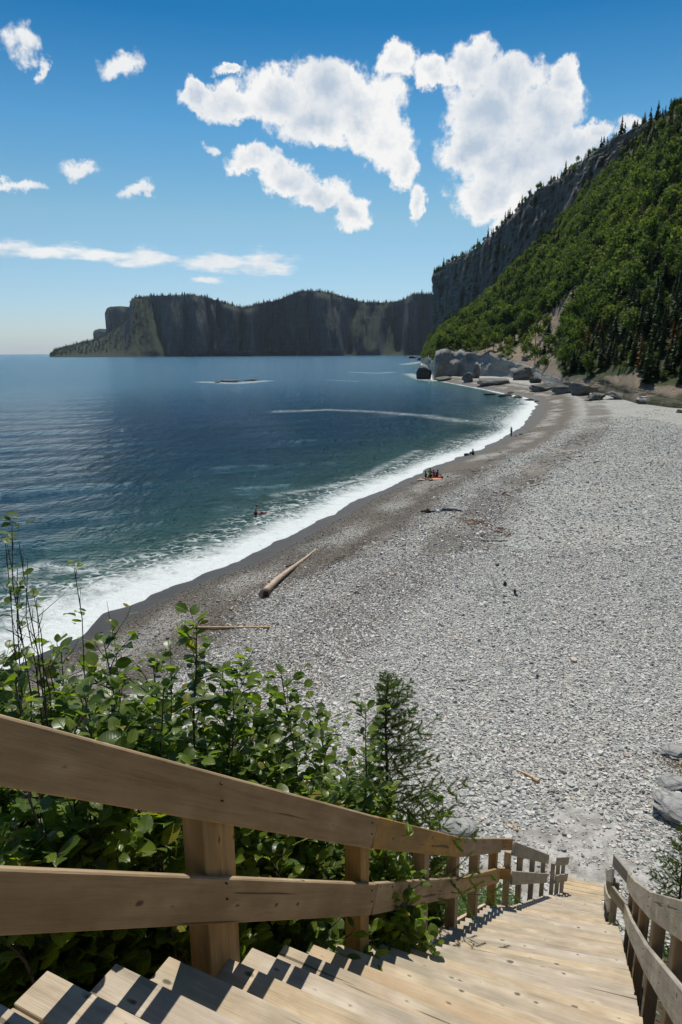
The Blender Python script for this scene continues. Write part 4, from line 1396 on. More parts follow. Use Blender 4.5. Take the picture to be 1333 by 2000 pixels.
TK_L, TK_C = trunk_me(.8), trunk_me(.96)
CR = {'leafy': [], 'conifer': [], 'rusty': []}
for i in range(4):
    V, F_ = crown_leafy(300 + i); me = mesh_np('crown', V, F_, False); me.materials.append(M['crown_a']); CR['leafy'].append(me)
for i in range(3):
    V, F_ = crown_conifer(400 + i, .17 + .03 * i); me = mesh_np('crown', V, F_, False); me.materials.append(M['crown_c']); CR['conifer'].append(me)
V, F_ = crown_conifer(440, .16, 15, .7); me = mesh_np('crown', V, F_, False); me.materials.append(M['crown_b']); CR['rusty'].append(me)


def sample_hill(n, seed, vmin, vmax, tmin=.2):
    r = np.random.RandomState(seed)
    P = np.stack([HX, HY, HZ], 2)
    a = P[1:, :-1] - P[:-1, :-1]; b = P[:-1, 1:] - P[:-1, :-1]
    A = np.linalg.norm(np.cross(a, b), axis=2)
    v0 = V2[:-1, :-1]; t0 = T2[:-1, :-1]
    A = A * ((v0 >= vmin) & (v0 < vmax) & (t0 > tmin))
    ci = r.choice(A.size, n, p=(A / A.sum()).ravel())
    i, j = np.unravel_index(ci, A.shape)
    fu, fv = r.rand(n)[:, None], r.rand(n)[:, None]
    Q = P[i, j] * (1 - fu) * (1 - fv) + P[i + 1, j] * fu * (1 - fv) + P[i, j + 1] * (1 - fu) * fv + P[i + 1, j + 1] * fu * fv
    return Q, i, j, r


trees = []      # x y z h kind variant rz
Q, I, J, r = sample_hill(11500, 31, .062, .99, .17)
sxx = sx_[I, J]; syy = sy_[I, J]; sc_ = scree[I, J]; cl_ = cliff_m[I, J]
sp_n = fbm(Q[:, 0] * .02, Q[:, 1] * .02 + Q[:, 2] * .02, 4)
dense_n = fbm(Q[:, 0] * .05 + 40, Q[:, 1] * .05 + Q[:, 2] * .03, 3)
for k in range(len(Q)):
    if cl_[k] > .3 and r.rand() > .06: continue
    if sc_[k] > .3 and r.rand() < .93 * min(1, sc_[k] * 1.2): continue
    x_, y_ = sxx[k], syy[k]
    if dense_n[k] < .27 and y_ < 560: continue
    pc = .2 + (sp_n[k] - .5) * 2.6
    if x_ > 1200 and y_ < 330: pc += .75
    if y_ > 560 and x_ > 1060: pc += .38
    if x_ < 960 and y_ > 560: pc -= .1
    kind = 'conifer' if r.rand() < pc else 'leafy'
    if y_ > 640 and x_ > 1080 and r.rand() < .12: kind = 'rusty'
    h = r.uniform(7, 12.5) if kind != 'leafy' else 5.0 + 8.5 * r.rand() ** 1.6
    if y_ > 690: h *= .8
    if x_ < 950: h *= .8
    if V2[I[k], J[k]] > .6: h *= .62
    trees.append((Q[k][0], Q[k][1], Q[k][2] - .4, h, kind, r.randint(4), r.uniform(0, 6.28)))
# along the crest
Q, I, J, r = sample_hill(1500, 32, .985, 1.10, .2)
for k in range(len(Q)):
    tt_ = T2[I[k], J[k]]
    h = r.uniform(3.0, 8.5) if r.rand() < .8 else r.uniform(9, 13)
    if tt_ < .5: h *= 1.15
    kind = 'conifer' if r.rand() < (.8 if tt_ < .45 else .5) else 'leafy'
    if kind == 'leafy': h = min(h, 6)
    trees.append((Q[k][0], Q[k][1], Q[k][2] - .5, h, kind, r.randint(4), r.uniform(0, 6.28)))
# only the part of the wood that can be seen from the stairs or beside them
def inview(t, mrg=120):
    q = Vector(t[:3]) - CAMP; dep = q.dot(Fw)
    if dep < 5: return False
    return -mrg < 666.5 + FPX * q.dot(Rt) / dep < 1333 + mrg
keyf = lambda t: -(t[3] / math.hypot(t[0], t[1]))
front = {}
rest = []
for kind in ('leafy', 'conifer', 'rusty'):
    tk = sorted([t for t in trees if t[4] == kind], key=keyf)
    lim = {'leafy': 280, 'conifer': 240, 'rusty': 40}[kind]
    vis = [t for t in tk if inview(t, 0)][:lim]
    front[kind] = vis; vs = set(id(t) for t in vis)
    rest += [t for t in tk if id(t) not in vs]
NM = {'leafy': ('birch_tree', 'bushy green leafy tree in the wood on the steep hillside', 'tree', 'leafy trees on the hillside'),
      'conifer': ('spruce_tree', 'dark pointed spruce in the wood on the steep hillside', 'spruce', 'spruces on the hillside'),
      'rusty': ('dead_spruce', 'rusty brown dying spruce low on the hillside above the rocks', 'dead tree', 'dying spruces above the beach')}
proto_crown = {}
for kind, lst in front.items():
    nm, lb, ct, gr = NM[kind]
    for t in lst:
        root = empty(nm, t[:3], t[6], lb, ct, gr)
        root.scale = (t[3] * 1.05, t[3] * 1.05, t[3])
        cm = CR[kind][t[5] % len(CR[kind])]
        c = link('crown', cm, None, root)
        link('trunk', TK_L if kind == 'leafy' else TK_C, None, root)
        proto_crown.setdefault((kind, t[5] % len(CR[kind])), c)
by = {}
for t in rest:
    by.setdefault((t[4], t[5] % len(CR[t[4]])), []).append(t)
for key, lst in by.items():
    if key not in proto_crown: continue
    A = np.array([[t[0], t[1], t[2]] for t in lst]); Rr_ = np.array([[0, 0, t[6]] for t in lst]); Sc = np.array([[t[3] * 1.05, t[3] * 1.05, t[3]] for t in lst])
    instancer('forest', A, Rr_, Sc, CR[key[0]][0].materials[0], obj=proto_crown[key])
# shrubs and herbs covering the ground between the trees
Q, I, J, r = sample_hill(15000, 33, .05, .98, .2)
ok = (cliff_m[I, J] < .3) & (r.rand(len(Q)) > np.minimum(scree[I, J] * 1.1, .93))
Q = Q[ok]; n = len(Q); hs = r.uniform(1.2, 3.2, n)
instancer('brushwood', Q - np.array([0, 0, .8]), np.stack([r.normal(0, .2, n), r.normal(0, .2, n), r.uniform(0, 6.28, n)], 1), np.stack([hs * 1.3, hs * 1.3, hs], 1), M['crown_a'], obj=proto_crown[('leafy', 0)])

# forest on the far headland
r = np.random.RandomState(5)
pts = []
nu, nv = V1.shape[:2]
for k in range(5200):
    i = r.randint(nu - 1); a = r.rand()
    if r.rand() < .75: j = r.randint(32, 46)
    else: j = r.randint(32, nv - 2)
    p = V1[i, j] * (1 - a) + V1[i + 1, min(j + 1, nv - 1)] * a
    pts.append(p)
for k in range(900):     # the green toe at its left end
    i = r.randint(0, int(nu * .22)); j = r.randint(6, 34); pts.append(V1[i, j] + r.normal(size=3) * 4)
pts = np.array(pts); pts[:, 2] -= 1.5; n = len(pts)
hs = np.exp(r.normal(math.log(11), .3, n))
instancer('far_forest', pts, np.stack([np.zeros(n), np.zeros(n), r.uniform(0, 6.28, n)], 1), np.stack([hs * 1.4, hs * 1.4, hs], 1), M['crown_c'], obj=proto_crown[('conifer', 1)])

# ------------------------------------------------------------------ rocks
def rock(p, size, rz, seed, label, mat='rock', cat='rock', group=None, strata=0.0, name='boulder', sink=.25, rough=.35, tilt=(0, 0), sub=3, cut=3):
    r = random.Random(seed)
    bm = bmesh.new()
    bmesh.ops.create_icosphere(bm, subdivisions=sub, radius=1.0)
    planes = []
    for k in range(cut * 3):
        n = Vector((r.gauss(0, 1), r.gauss(0, 1), r.gauss(0, .8))).normalized(); planes.append((n, r.uniform(.5, .82)))
    off = Vector((r.uniform(0, 90), r.uniform(0, 90), r.uniform(0, 90)))
    for v in bm.verts:
        c = v.co.copy()
        for n, d in planes:                      # flat broken faces
            e = c.dot(n) - d
            if e > 0: c -= n * e * .92
        nn = mnoise.fractal(c * 1.6 + off, 1.0, 2.0, 4)
        c += v.co.normalized() * nn * rough * .35
        if strata:
            q = c.z * strata * 3; fr = q - math.floor(q)
            c.x *= 1 + (.07 if fr < .5 else -.05); c.y *= 1 + (.06 if fr < .5 else -.05)
        v.co = c
    ext = [max(abs(v.co[i]) for v in bm.verts) for i in range(3)]
    for v in bm.verts: v.co = Vector((v.co.x / ext[0] * size[0] / 2, v.co.y / ext[1] * size[1] / 2, v.co.z / ext[2] * size[2] / 2))
    me = bpy.data.meshes.new(name); bm.to_mesh(me); bm.free()
    o = link(name, me, M[mat])
    o.location = (p[0], p[1], p[2] + size[2] * (.5 - sink)); o.rotation_euler = (tilt[0], tilt[1], rz)
    if label: o['kind'] = 'thing'
    return tag(o, label, cat, group)


def rk(px, py, wpx, hpx, seed, label, mat='rock_far', depth=.9, z=None, **k):
    p = on_ground(px, py) if z is None else at_z(px, py, z)
    D = (p - CAMP).dot(Fw)
    w = wpx / FPX * D; h = hpx / FPX * D / .97
    return rock(p, (w, w * depth, h * 1.3), k.pop('rz', random.Random(seed).uniform(-.4, .4)), seed, label, mat, sink=.23, **k)


rk(828, 741, 30, 26, 1, 'dark rounded sea boulder at the tip of the cove, standing in the water', 'rock_dark', z=-.2, name='sea_boulder')
rk(846, 722, 16, 26, 2, 'dark rock stack leaning on the end of the bedrock wall', 'rock_dark', z=0, name='sea_boulder')
rk(914, 746, 24, 20, 3, 'pale leaning boulder at the foot of the bedrock wall, left of the low ledge', strata=1)
rk(930, 738, 16, 26, 4, 'upright slab standing behind the pale leaning boulder', strata=1)
rk(965, 750, 66, 13, 5, 'low smooth ledge running into the cove', 'rock_far', 1.2, name='ledge')
rk(868, 743, 40, 8, 51, 'flat strip of rock under the bedrock wall at the water', 'rock_far', 1.0, name='ledge')
for i, (a, b, w, h) in enumerate([(958, 772, 26, 5), (985, 775, 34, 7), (1012, 778, 24, 6), (1032, 783, 22, 5), (1000, 770, 18, 5), (1048, 786, 14, 4)]):
    lab = ['dark reef rock farthest left at the head of the cove', 'largest dark reef rock at the head of the cove', 'dark reef rock in the foam right of the largest one', 'reef rock just off the dark gravel point', 'small reef rock behind the largest one', 'smallest reef rock at the water edge, farthest right'][i]
    rk(a, b, w, h, 60 + i, lab, 'rock_dark', .6, z=-.1, group='reef rocks at the head of the cove', name='reef_rock')
for i, (a, b, w, h, mt, lab) in enumerate([
        (1060, 762, 58, 16, 'rock_far', 'long low tilted slab at the back of the beach, right of the cove'),
        (1098, 768, 44, 16, 'rock_far', 'dark backed slab beside the long low one'),
        (1132, 772, 46, 28, 'rock_far', 'tall light boulder leaning over the beach under the dying spruces'),
        (1163, 781, 48, 14, 'rock_far', 'layered flat slabs where the distant walker stands'),
        (1150, 750, 60, 24, 'rock_far', 'broad pale outcrop behind the leaning boulder'),
        (1200, 756, 70, 26, 'rock_far', 'big smooth outcrop at the foot of the wood'),
        (1213, 779, 74, 12, 'rock_far', 'flat light slab stretching right of the layered slabs'),
        (1235, 762, 44, 26, 'rock_far', 'brown outcrop above the flat light slab'),
        (1268, 787, 50, 17, 'rock', 'smooth dark grey boulder lying on the shingle under the wood'),
        (1292, 776, 36, 14, 'rock_far', 'rock half hidden in scrub behind the smooth dark grey boulder'),
        (1331, 777, 26, 16, 'rock_far', 'grey boulder cut by the right edge of the picture'),
        (1330, 806, 22, 6, 'rock_dark', 'dark flat stone on the shingle at the right edge'),
        (1020, 742, 46, 26, 'rock_far', 'rounded outcrop where the bedrock wall ends over the gravel'),
        (985, 733, 60, 34, 'rock_far', 'rounded bulge of the bedrock wall with a pale top'),
        (1045, 748, 26, 12, 'rock_dark', 'dark stone in the shade at the end of the bedrock wall')]):
    rk(a, b, w, h, 80 + i, lab, mt, .8, strata=1.0, name='shale_boulder' if h > 15 else 'shale_slab', tilt=(random.Random(i).uniform(-.15, .15), random.Random(i + 9).uniform(-.2, .2)))
for i, (a, b, w, h, lab) in enumerate([(447, 746, 46, 5, 'larger low brown rock of the islet in the bay'), (488, 744, 34, 4, 'smaller low brown rock of the islet in the bay'), (425, 748, 12, 3, 'smallest rock at the left tip of the islet in the bay')]):
    rk(a, b, w, h, 120 + i, lab, 'rock_far', .5, z=-.1, group='rocks of the islet in the bay', name='islet_rock')
for i, (a, b, w, h, lab) in enumerate([(807, 700, 20, 5, 'dark skerry at the foot of the far point'), (822, 704, 18, 7, 'taller dark skerry beside the far point'), (793, 697, 8, 2, 'outermost tiny dark skerry off the far point')]):
    rk(a, b, w, h, 130 + i, lab, 'rock_dark', .7, z=-.1, group='skerries off the far point', name='skerry')
# near the foot of the stairs
rk(1322, 1590, 110, 24, 141, 'large pale grey striped rock on the shingle at the right edge', 'rock', 1.1, strata=1.6, rz=.5, tilt=(.12, .12))
rk(1305, 1530, 66, 12, 142, 'flat split slab behind the large striped rock', 'rock', .8, strata=1.4, tilt=(.1, -.2))
rk(1322, 1470, 70, 14, 143, 'low worn slab with moss at the right edge, farther up the shingle', 'rock', .7, strata=1.0)
rk(887, 1624, 88, 26, 144, 'smooth flat boulder behind the railing at the foot of the bluff', 'rock', .8, rough=.15)
rk(1257, 1548, 9, 7, 145, 'single white rounded cobble left of the large striped rock', 'rock', .9, rough=.1)
rk(697, 1158, 17, 6, 146, 'flat pale stone lying alone where gravel turns to shingle', 'rock', .7)
rk(986, 1144, 9, 9, 147, 'dark pointed stone standing on the pale shingle', 'rock_dark', .7)
rk(972, 1106, 7, 5, 148, 'small dark stone farther up the shingle than the cairn', 'rock_dark', .8)
# cairn: a standing stone on a slab with a cap stone
c = on_ground(1006, 1162); Dc = (c - CAMP).dot(Fw); u_ = Dc / FPX
cr = empty('stone_cairn', c, 0, 'little stone cairn, a dark upright between two pale flat stones', 'cairn')
for nm, off, size, mt, sd in (('base_stone', (0, 0, 1.5 * u_), (16 * u_, 13 * u_, 5 * u_), 'rock', 1), ('upright_stone', (0, 0, 7 * u_), (7 * u_, 6 * u_, 10 * u_), 'rock_dark', 2), ('cap_stone', (1 * u_, 0, 13 * u_), (11 * u_, 9 * u_, 3 * u_), 'rock', 3)):
    o = rock(off, size, sd * 1.3, 150 + sd, None, mt, None, name=nm, sink=.5, rough=.2)
    o.location = off; o.parent = cr
rk(1000, 1151, 9, 3, 155, 'thin pale slate beside the little cairn', 'rock', .7, name='flat_stone')
rk(984, 1166, 14, 3, 156, 'row of dark slate chips to the left of the cairn', 'rock_dark', .3, name='flat_stone', rz=.35)


# ------------------------------------------------------------------ driftwood
def log(a, b, ra, rb, seed, label, mat='drift', name='driftwood_log', cat='driftwood', bend=.02, knobs=0, broken=False, lift=.8):
    """a trunk lying from pixel a to pixel b, radii at the two ends"""
    r = random.Random(seed)
    A = on_ground(*a); B = on_ground(*b)
    A.z += ra * lift; B.z += rb * lift
    L = (B - A).length; X = (B - A).normalized(); side = X.cross(Vector((0, 0, 1))).normalized()
    n = 16; k = 10
    V = []; Fc = []
    for i in range(n + 1):
        t = i / n
        c = Vector((L * (t - .5), math.sin(t * 3.1 + seed) * bend * L, math.sin(t * 5 + seed) * bend * L * .15))
        rr = ra + (rb - ra) * t
        if i == 0: rr *= 1.12
        for j in range(k):
            an = 2 * math.pi * j / k
            q = rr * (1 + .10 * mnoise.noise(Vector((t * 6 + seed, j * .8, 0))))
            x = c.x + (r.uniform(-.6, .3) * rr if broken and i == 0 else 0)
            V.append((x, c.y + q * math.cos(an), c.z + q * math.sin(an)))
    for i in range(n):
        for j in range(k):
            p = i * k + j; q = i * k + (j + 1) % k
            Fc.append((p, q, q + k, p + k))
    for i0 in (0, n * k):
        ci = len(V)
        V.append(tuple(np.mean([V[i0 + j] for j in range(k)], axis=0) + (np.array([.6 * ra, 0, 0]) if broken and i0 == 0 else 0)))
        for j in range(k):
            q = (i0 + j, i0 + (j + 1) % k, ci)
            Fc.append(q if i0 else q[::-1])
    me = bpy.data.meshes.new(name); me.from_pydata(V, [], Fc)
    for p in me.polygons: p.use_smooth = True
    mt = Matrix((X, side * -1, X.cross(side * -1))).transposed().to_4x4(); mt.translation = (A + B) / 2
    if knobs:
        o = empty(name, (0, 0, 0), 0, label, cat); o.matrix_world = mt
        t_ = link('trunk', me, M[mat], o)
        for q in range(knobs):
            t = r.uniform(.12, .9); T = Tubes(); rr = ra + (rb - ra) * t
            an = r.uniform(.3, 2.8); d = Vector((r.uniform(-.3, .3), math.cos(an), math.sin(an)))
            c = Vector((L * (t - .5), math.sin(t * 3.1 + seed) * bend * L, 0)) + d * rr * .6
            T.add([c, c + d * rr * .8, c + d * rr * 1.2], [rr * .3, rr * .22, rr * .1], 6)
            T.build('branch_stub', M[mat], o)
        if broken:
            ro = rock((0, 0, 0), (ra * 1.2, ra * 2.1, ra * 1.9), 0, 9, None, 'rock_dark', None, name='rotten_end', rough=.8)
            ro.data.materials[0] = M['rot']; ro.parent = o; ro.location = (-L / 2 - ra * .1, 0, 0)
        return o
    o = link(name, me, M[mat]); o.matrix_world = mt
    return tag(o, label, cat)


M['rot'] = mat_flat('rotten_wood', (.075, .04, .022), .95, .6, 14)
log((522, 1166), (612, 1074), .24, .07, 1, 'long thick bleached driftwood log with a broken rotten end near the surf', knobs=5, broken=True)
log((357, 1227), (527, 1228), .045, .09, 2, 'thin straight pinkish pole lying across the gravel behind the shrub tips', name='driftwood_pole', bend=.004, knobs=0)
log((940, 1058), (992, 1057), .05, .04, 3, 'thin dark straight stick on the pale shingle above the cairn', 'twig', 'driftwood_stick', bend=.006)
log((1071, 1088), (1092, 1089), .05, .03, 4, 'short dark stick on the shingle right of the cairn', 'twig', 'driftwood_stick')
log((1036, 951), (1056, 946), .08, .07, 5, 'short yellowish stick among debris halfway up the beach', name='driftwood_stick')
log((1010, 1505), (1052, 1530), .03, .07, 6, 'crooked branch with a forked end on the shingle above the stairs', name='driftwood_branch', bend=.05, knobs=2)
log((995, 1604), (1012, 1624), .02, .04, 7, 'small curved branch on the shingle nearest the left railing', name='driftwood_branch', bend=.05)
log((1288, 1600), (1312, 1615), .018, .025, 8, 'thin curved pale stick below the large striped rock', name='driftwood_stick', bend=.06)
log((1075, 1448), (1086, 1451), .02, .02, 9, 'tiny twig lying alone on the open shingle', 'twig', 'driftwood_stick')
log((1160, 903), (1172, 901), .06, .05, 10, 'small dark stick lying on the far pale shingle', 'twig', 'driftwood_stick')
log((450, 1193), (457, 1184), .07, .02, 11, 'short pale wood chip between the log and the pole', name='wood_chip')
log((1125, 1105), (1138, 1107), .02, .02, 12, 'thin dark twig right of the short dark stick', 'twig', 'driftwood_stick')
log((560, 1108), (580, 1100), .06, .04, 13, 'dark stick poking out from under the long log', 'twig', 'driftwood_stick')
# brown seaweed and chip litter in wandering lines
def litter(name, px_pts, n, wid, seed, mat, size, label=None):
    r = random.Random(seed)
    T = Tubes()
    P = [on_ground(*p) for p in px_pts]
    for i in range(n):
        k = r.randrange(len(P) - 1); p = P[k].lerp(P[k + 1], r.random()) + Vector((r.gauss(0, wid), r.gauss(0, wid), 0))
        p.z = gz(p.x, p.y) + .03
        a = r.uniform(0, 6.28); L = size * r.uniform(.4, 1.6)
        d = Vector((math.cos(a), math.sin(a), r.uniform(-.05, .12))) * L
        T.add([p - d * .5, p + Vector((r.gauss(0, .1) * L, r.gauss(0, .1) * L, .02)), p + d * .5], [.012 * size / .3, .02 * size / .3, .008 * size / .3], 4)
    o = T.build(name, mat); tag(o, kind='stuff')


M['weed'] = mat_flat('rusty_seaweed', (.17, .085, .045), .9, .5, 9)
M['chips'] = mat_flat('pale_chips', (.4, .3, .2), .9, .4, 9)
litter('seaweed_litter', [(905, 1015), (935, 1020), (965, 1032), (985, 1045)], 90, .55, 1, M['weed'], .5)
litter('seaweed_litter', [(905, 1018), (930, 1020)], 40, .5, 2, M['chips'], .45)
litter('seaweed_litter', [(960, 975), (1000, 960), (1050, 945), (1070, 930)], 90, .9, 3, M['weed'], .5)
litter('seaweed_litter', [(1090, 905), (1120, 880), (1140, 850)], 90, 1.2, 4, M['weed'], .6)
litter('seaweed_litter', [(1120, 870), (1200, 835), (1290, 800)], 90, 1.6, 5, M['weed'], .6)
litter('seaweed_litter', [(1300, 1480), (1330, 1500), (1345, 1510)], 260, .22, 6, mat_flat('dry_moss', (.16, .12, .045), .9, .4, 20), .1)
litter('seaweed_litter', [(1305, 1600), (1330, 1585), (1345, 1590)], 160, .14, 7, M['weed'], .12)
litter('seaweed_litter', [(640, 1112), (660, 1095), (690, 1075), (710, 1060)], 70, .25, 8, M['twig'], .25)
litter('seaweed_litter', [(1080, 1640), (1130, 1655), (1180, 1680), (1090, 1690)], 60, .5, 9, M['twig'], .1)
litter('seaweed_litter', [(850, 960), (1000, 880), (1090, 800)], 60, .8, 10, M['twig'], .5)


# ------------------------------------------------------------------ people
M['skin'] = mat_flat('skin', (.42, .25, .17), .55, .08, 6)
M['hair'] = mat_flat('dark_hair', (.025, .017, .012), .6, .3, 30)
def cloth(name, c): return mat_flat(name, c, .85, .12, 12)


STAND = dict(pel=(0, 0, .93), che=(0, .01, 1.25), nek=(0, .01, 1.47), hd=(0, .03, 1.60), top=(0, .03, 1.70),
             shL=(-.17, 0, 1.42), elL=(-.23, .0, 1.14), wrL=(-.22, .1, .90), shR=(.17, 0, 1.42), elR=(.23, .0, 1.14), wrR=(.22, .1, .90),
             hiL=(-.09, 0, .90), knL=(-.11, .03, .49), anL=(-.11, -.01, .08), toL=(-.12, .15, .03), hiR=(.09, 0, .90), knR=(.11, .03, .49), anR=(.11, -.01, .08), toR=(.12, .15, .03))
SIT = dict(STAND, pel=(0, 0, .12), che=(0, -.06, .44), nek=(0, -.04, .66), hd=(0, 0, .79), top=(0, .01, .89), shL=(-.17, -.05, .61), elL=(-.24, -.1, .34), wrL=(-.22, -.2, .08),
           shR=(.17, -.05, .61), elR=(.24, -.1, .34), wrR=(.22, -.2, .08), hiL=(-.09, .04, .12), knL=(-.12, .46, .22), anL=(-.12, .84, .08), toL=(-.13, .93, .2),
           hiR=(.09, .04, .12), knR=(.12, .46, .16), anR=(.12, .86, .07), toR=(.13, .94, .18))
KNEES = dict(SIT, knL=(-.14, .38, .42), anL=(-.14, .52, .07), toL=(-.14, .68, .04), knR=(.14, .38, .44), anR=(.14, .5, .07), toR=(.14, .66, .04), elL=(-.25, .1, .42), wrL=(-.14, .32, .44), elR=(.25, .1, .42), wrR=(.14, .34, .46), che=(0, .02, .42), nek=(0, .08, .63), hd=(0, .13, .75), top=(0, .14, .85), shL=(-.17, .06, .58), shR=(.17, .06, .58))
KNEEL = dict(STAND, pel=(0, 0, .42), che=(0, .05, .74), nek=(0, .08, .96), hd=(0, .12, 1.09), top=(0, .13, 1.19), shL=(-.17, .06, .91), elL=(-.22, .2, .68), wrL=(-.12, .38, .6), shR=(.17, .06, .91), elR=(.22, .2, .68), wrR=(.12, .38, .6),
             hiL=(-.09, 0, .40), knL=(-.12, .3, .08), anL=(-.12, -.12, .07), toL=(-.12, -.26, .04), hiR=(.09, 0, .40), knR=(.12, .3, .08), anR=(.12, -.12, .07), toR=(.12, -.26, .04))
LIE = dict(STAND, pel=(0, 0, .12), che=(0, -.32, .14), nek=(0, -.54, .14), hd=(0, -.68, .15), top=(0, -.78, .15), shL=(-.17, -.48, .14), elL=(-.3, -.62, .1), wrL=(-.16, -.8, .07), shR=(.17, -.48, .14), elR=(.3, -.62, .1), wrR=(.16, -.8, .07),
           hiL=(-.09, .04, .12), knL=(-.12, .45, .1), anL=(-.12, .86, .08), toL=(-.13, .98, .1), hiR=(.09, .04, .12), knR=(.12, .45, .14), anR=(.12, .86, .08), toR=(.13, .98, .1))
LOOKDOWN = dict(STAND, nek=(0, .05, 1.46), hd=(0, .13, 1.57), top=(0, .15, 1.66), elL=(-.2, .1, 1.12), wrL=(-.1, .24, 1.08), elR=(.2, .1, 1.12), wrR=(.1, .24, 1.1))
WALK = dict(STAND, knL=(-.1, .2, .5), anL=(-.1, .24, .09), toL=(-.1, .4, .05), knR=(.1, -.02, .48), anR=(.1, -.28, .12), toR=(.1, -.16, .03), elL=(-.22, -.12, 1.14), wrL=(-.22, -.1, .9), elR=(.24, .06, 1.15), wrR=(.24, .24, .98))
RAD = dict(pel=.135, che=.14, nek=.055, hd=.088, top=.075, shL=.06, elL=.042, wrL=.028, shR=.06, elR=.042, wrR=.028, hiL=.088, knL=.058, anL=.038, toL=.03, hiR=.088, knR=.058, anR=.038, toR=.03, haL=.03, haR=.03)
BONES = [('pel', 'che'), ('che', 'nek'), ('nek', 'hd'), ('hd', 'top'), ('nek', 'shL'), ('shL', 'elL'), ('elL', 'wrL'), ('nek', 'shR'), ('shR', 'elR'), ('elR', 'wrR'),
         ('pel', 'hiL'), ('hiL', 'knL'), ('knL', 'anL'), ('anL', 'toL'), ('pel', 'hiR'), ('hiR', 'knR'), ('knR', 'anR'), ('anR', 'toR'), ('wrL', 'haL'), ('wrR', 'haR')]


def skinned(name, J, bones, mat, parent, grow=0.0, cutf=None):
    names = []
    for a, b in bones:
        for n in (a, b):
            if n not in names: names.append(n)
    me = bpy.data.meshes.new(name)
    P = {n: Vector(J[n]) for n in names}
    if cutf:
        for n, (f, to) in cutf.items(): P[n] = Vector(J[f]).lerp(Vector(J[n]), to)
    me.from_pydata([tuple(P[n]) for n in names], [(names.index(a), names.index(b)) for a, b in bones], [])
    o = link(name, me, mat, parent)
    sk = o.modifiers.new('skin', 'SKIN'); sk.use_smooth_shade = True
    lay = me.skin_vertices[0].data if me.skin_vertices else None
    if lay is None:
        bm = bmesh.new(); bm.from_mesh(me); bm.verts.layers.skin.verify(); bm.to_mesh(me); bm.free(); lay = me.skin_vertices[0].data
    for i, n in enumerate(names):
        q = RAD[n] + grow
        lay[i].radius = (q, q * (.8 if n in ('pel', 'che') else 1))
        lay[i].use_root = (i == 0)
    sb = o.modifiers.new('smooth', 'SUBSURF'); sb.levels = 2; sb.render_levels = 2
    return o


def person(p, pose, yaw, label, top=None, bottom=None, scale=1.0, hair=True, legs='short', group=None):
    J = dict(pose)
    for sd in 'LR':
        w, e = Vector(J['wr' + sd]), Vector(J['el' + sd]); J['ha' + sd] = tuple(w + (w - e).normalized() * .13)
    root = empty('person', p, yaw, label, 'person', group); root.scale = (scale,) * 3
    skinned('body', J, BONES, M['skin'], root)
    if top:
        skinned('shirt', J, [('pel', 'che'), ('che', 'nek'), ('nek', 'shL'), ('shL', 'elL'), ('nek', 'shR'), ('shR', 'elR')], top, root, .016, {'elL': ('shL', .6), 'elR': ('shR', .6), 'nek': ('che', .86)})
    if bottom:
        f = .45 if legs == 'short' else .97
        skinned('trousers' if legs == 'long' else 'shorts', J, [('pel', 'hiL'), ('hiL', 'knL'), ('pel', 'hiR'), ('hiR', 'knR')] + ([('knL', 'anL'), ('knR', 'anR')] if legs == 'long' else []), bottom, root, .014,
                {'knL': ('hiL', f), 'knR': ('hiR', f)} if legs == 'short' else None)
    if hair:
        bm = bmesh.new(); bmesh.ops.create_icosphere(bm, subdivisions=2, radius=.105)
        hv = (Vector(J['top']) - Vector(J['hd'])).normalized()
        c = Vector(J['hd']) + hv * .065 - Vector((0, .02, 0))
        for v in bm.verts: v.co = Vector((v.co.x * .9, v.co.y, v.co.z * .85)) + c
        me = bpy.data.meshes.new('hair'); bm.to_mesh(me); bm.free()
        for q in me.polygons: q.use_smooth = True
        link('hair', me, M['hair'], root)
    return root


def flat_thing(name, p, size, rz, mat, label, cat, h=.04, seed=0):
    r = random.Random(seed); n = 9
    V = []; Fc = []
    for i in range(n):
        for j in range(n):
            x = (i / (n - 1) - .5) * size[0]; y = (j / (n - 1) - .5) * size[1]
            V.append((x + r.gauss(0, .02), y + r.gauss(0, .02), h + .03 * mnoise.noise(Vector((x * 3, y * 3, seed)))))
    Fc = [tuple(f) for f in grid_faces(n, n)[:, ::-1]]
    me = bpy.data.meshes.new(name); me.from_pydata(V, [], Fc)
    o = link(name, me, mat); o.location = p; o.rotation_euler = (0, 0, rz)
    md = o.modifiers.new('thick', 'SOLIDIFY'); md.thickness = .02
    return tag(o, label, cat)


def bag(p, size, mat, label, seed=0, cat='bag'):
    bm = bmesh.new(); bmesh.ops.create_icosphere(bm, subdivisions=3, radius=.5)
    for v in bm.verts:
        c = v.co; k = .12 * mnoise.noise(c * 4 + Vector((seed, 0, 0)))
        v.co = Vector((c.x * size[0] * (1.25 - abs(c.x)), c.y * size[1] * (1.2 - abs(c.y)), c.z * size[2])) * (1 + k)
    me = bpy.data.meshes.new('beach_bag'); bm.to_mesh(me); bm.free()
    for q in me.polygons: q.use_smooth = True
    root = empty('beach_bag', p, seed, label, cat)
    o = link('body', me, mat, root); o.location = (0, 0, size[2] * .4)
    T = Tubes(); T.add([Vector((-size[0] * .25, 0, size[2] * .75)), Vector((0, .03, size[2] * 1.15)), Vector((size[0] * .25, 0, size[2] * .75))], [.015, .015, .015], 5)
    T.build('strap', mat, root)
    return root


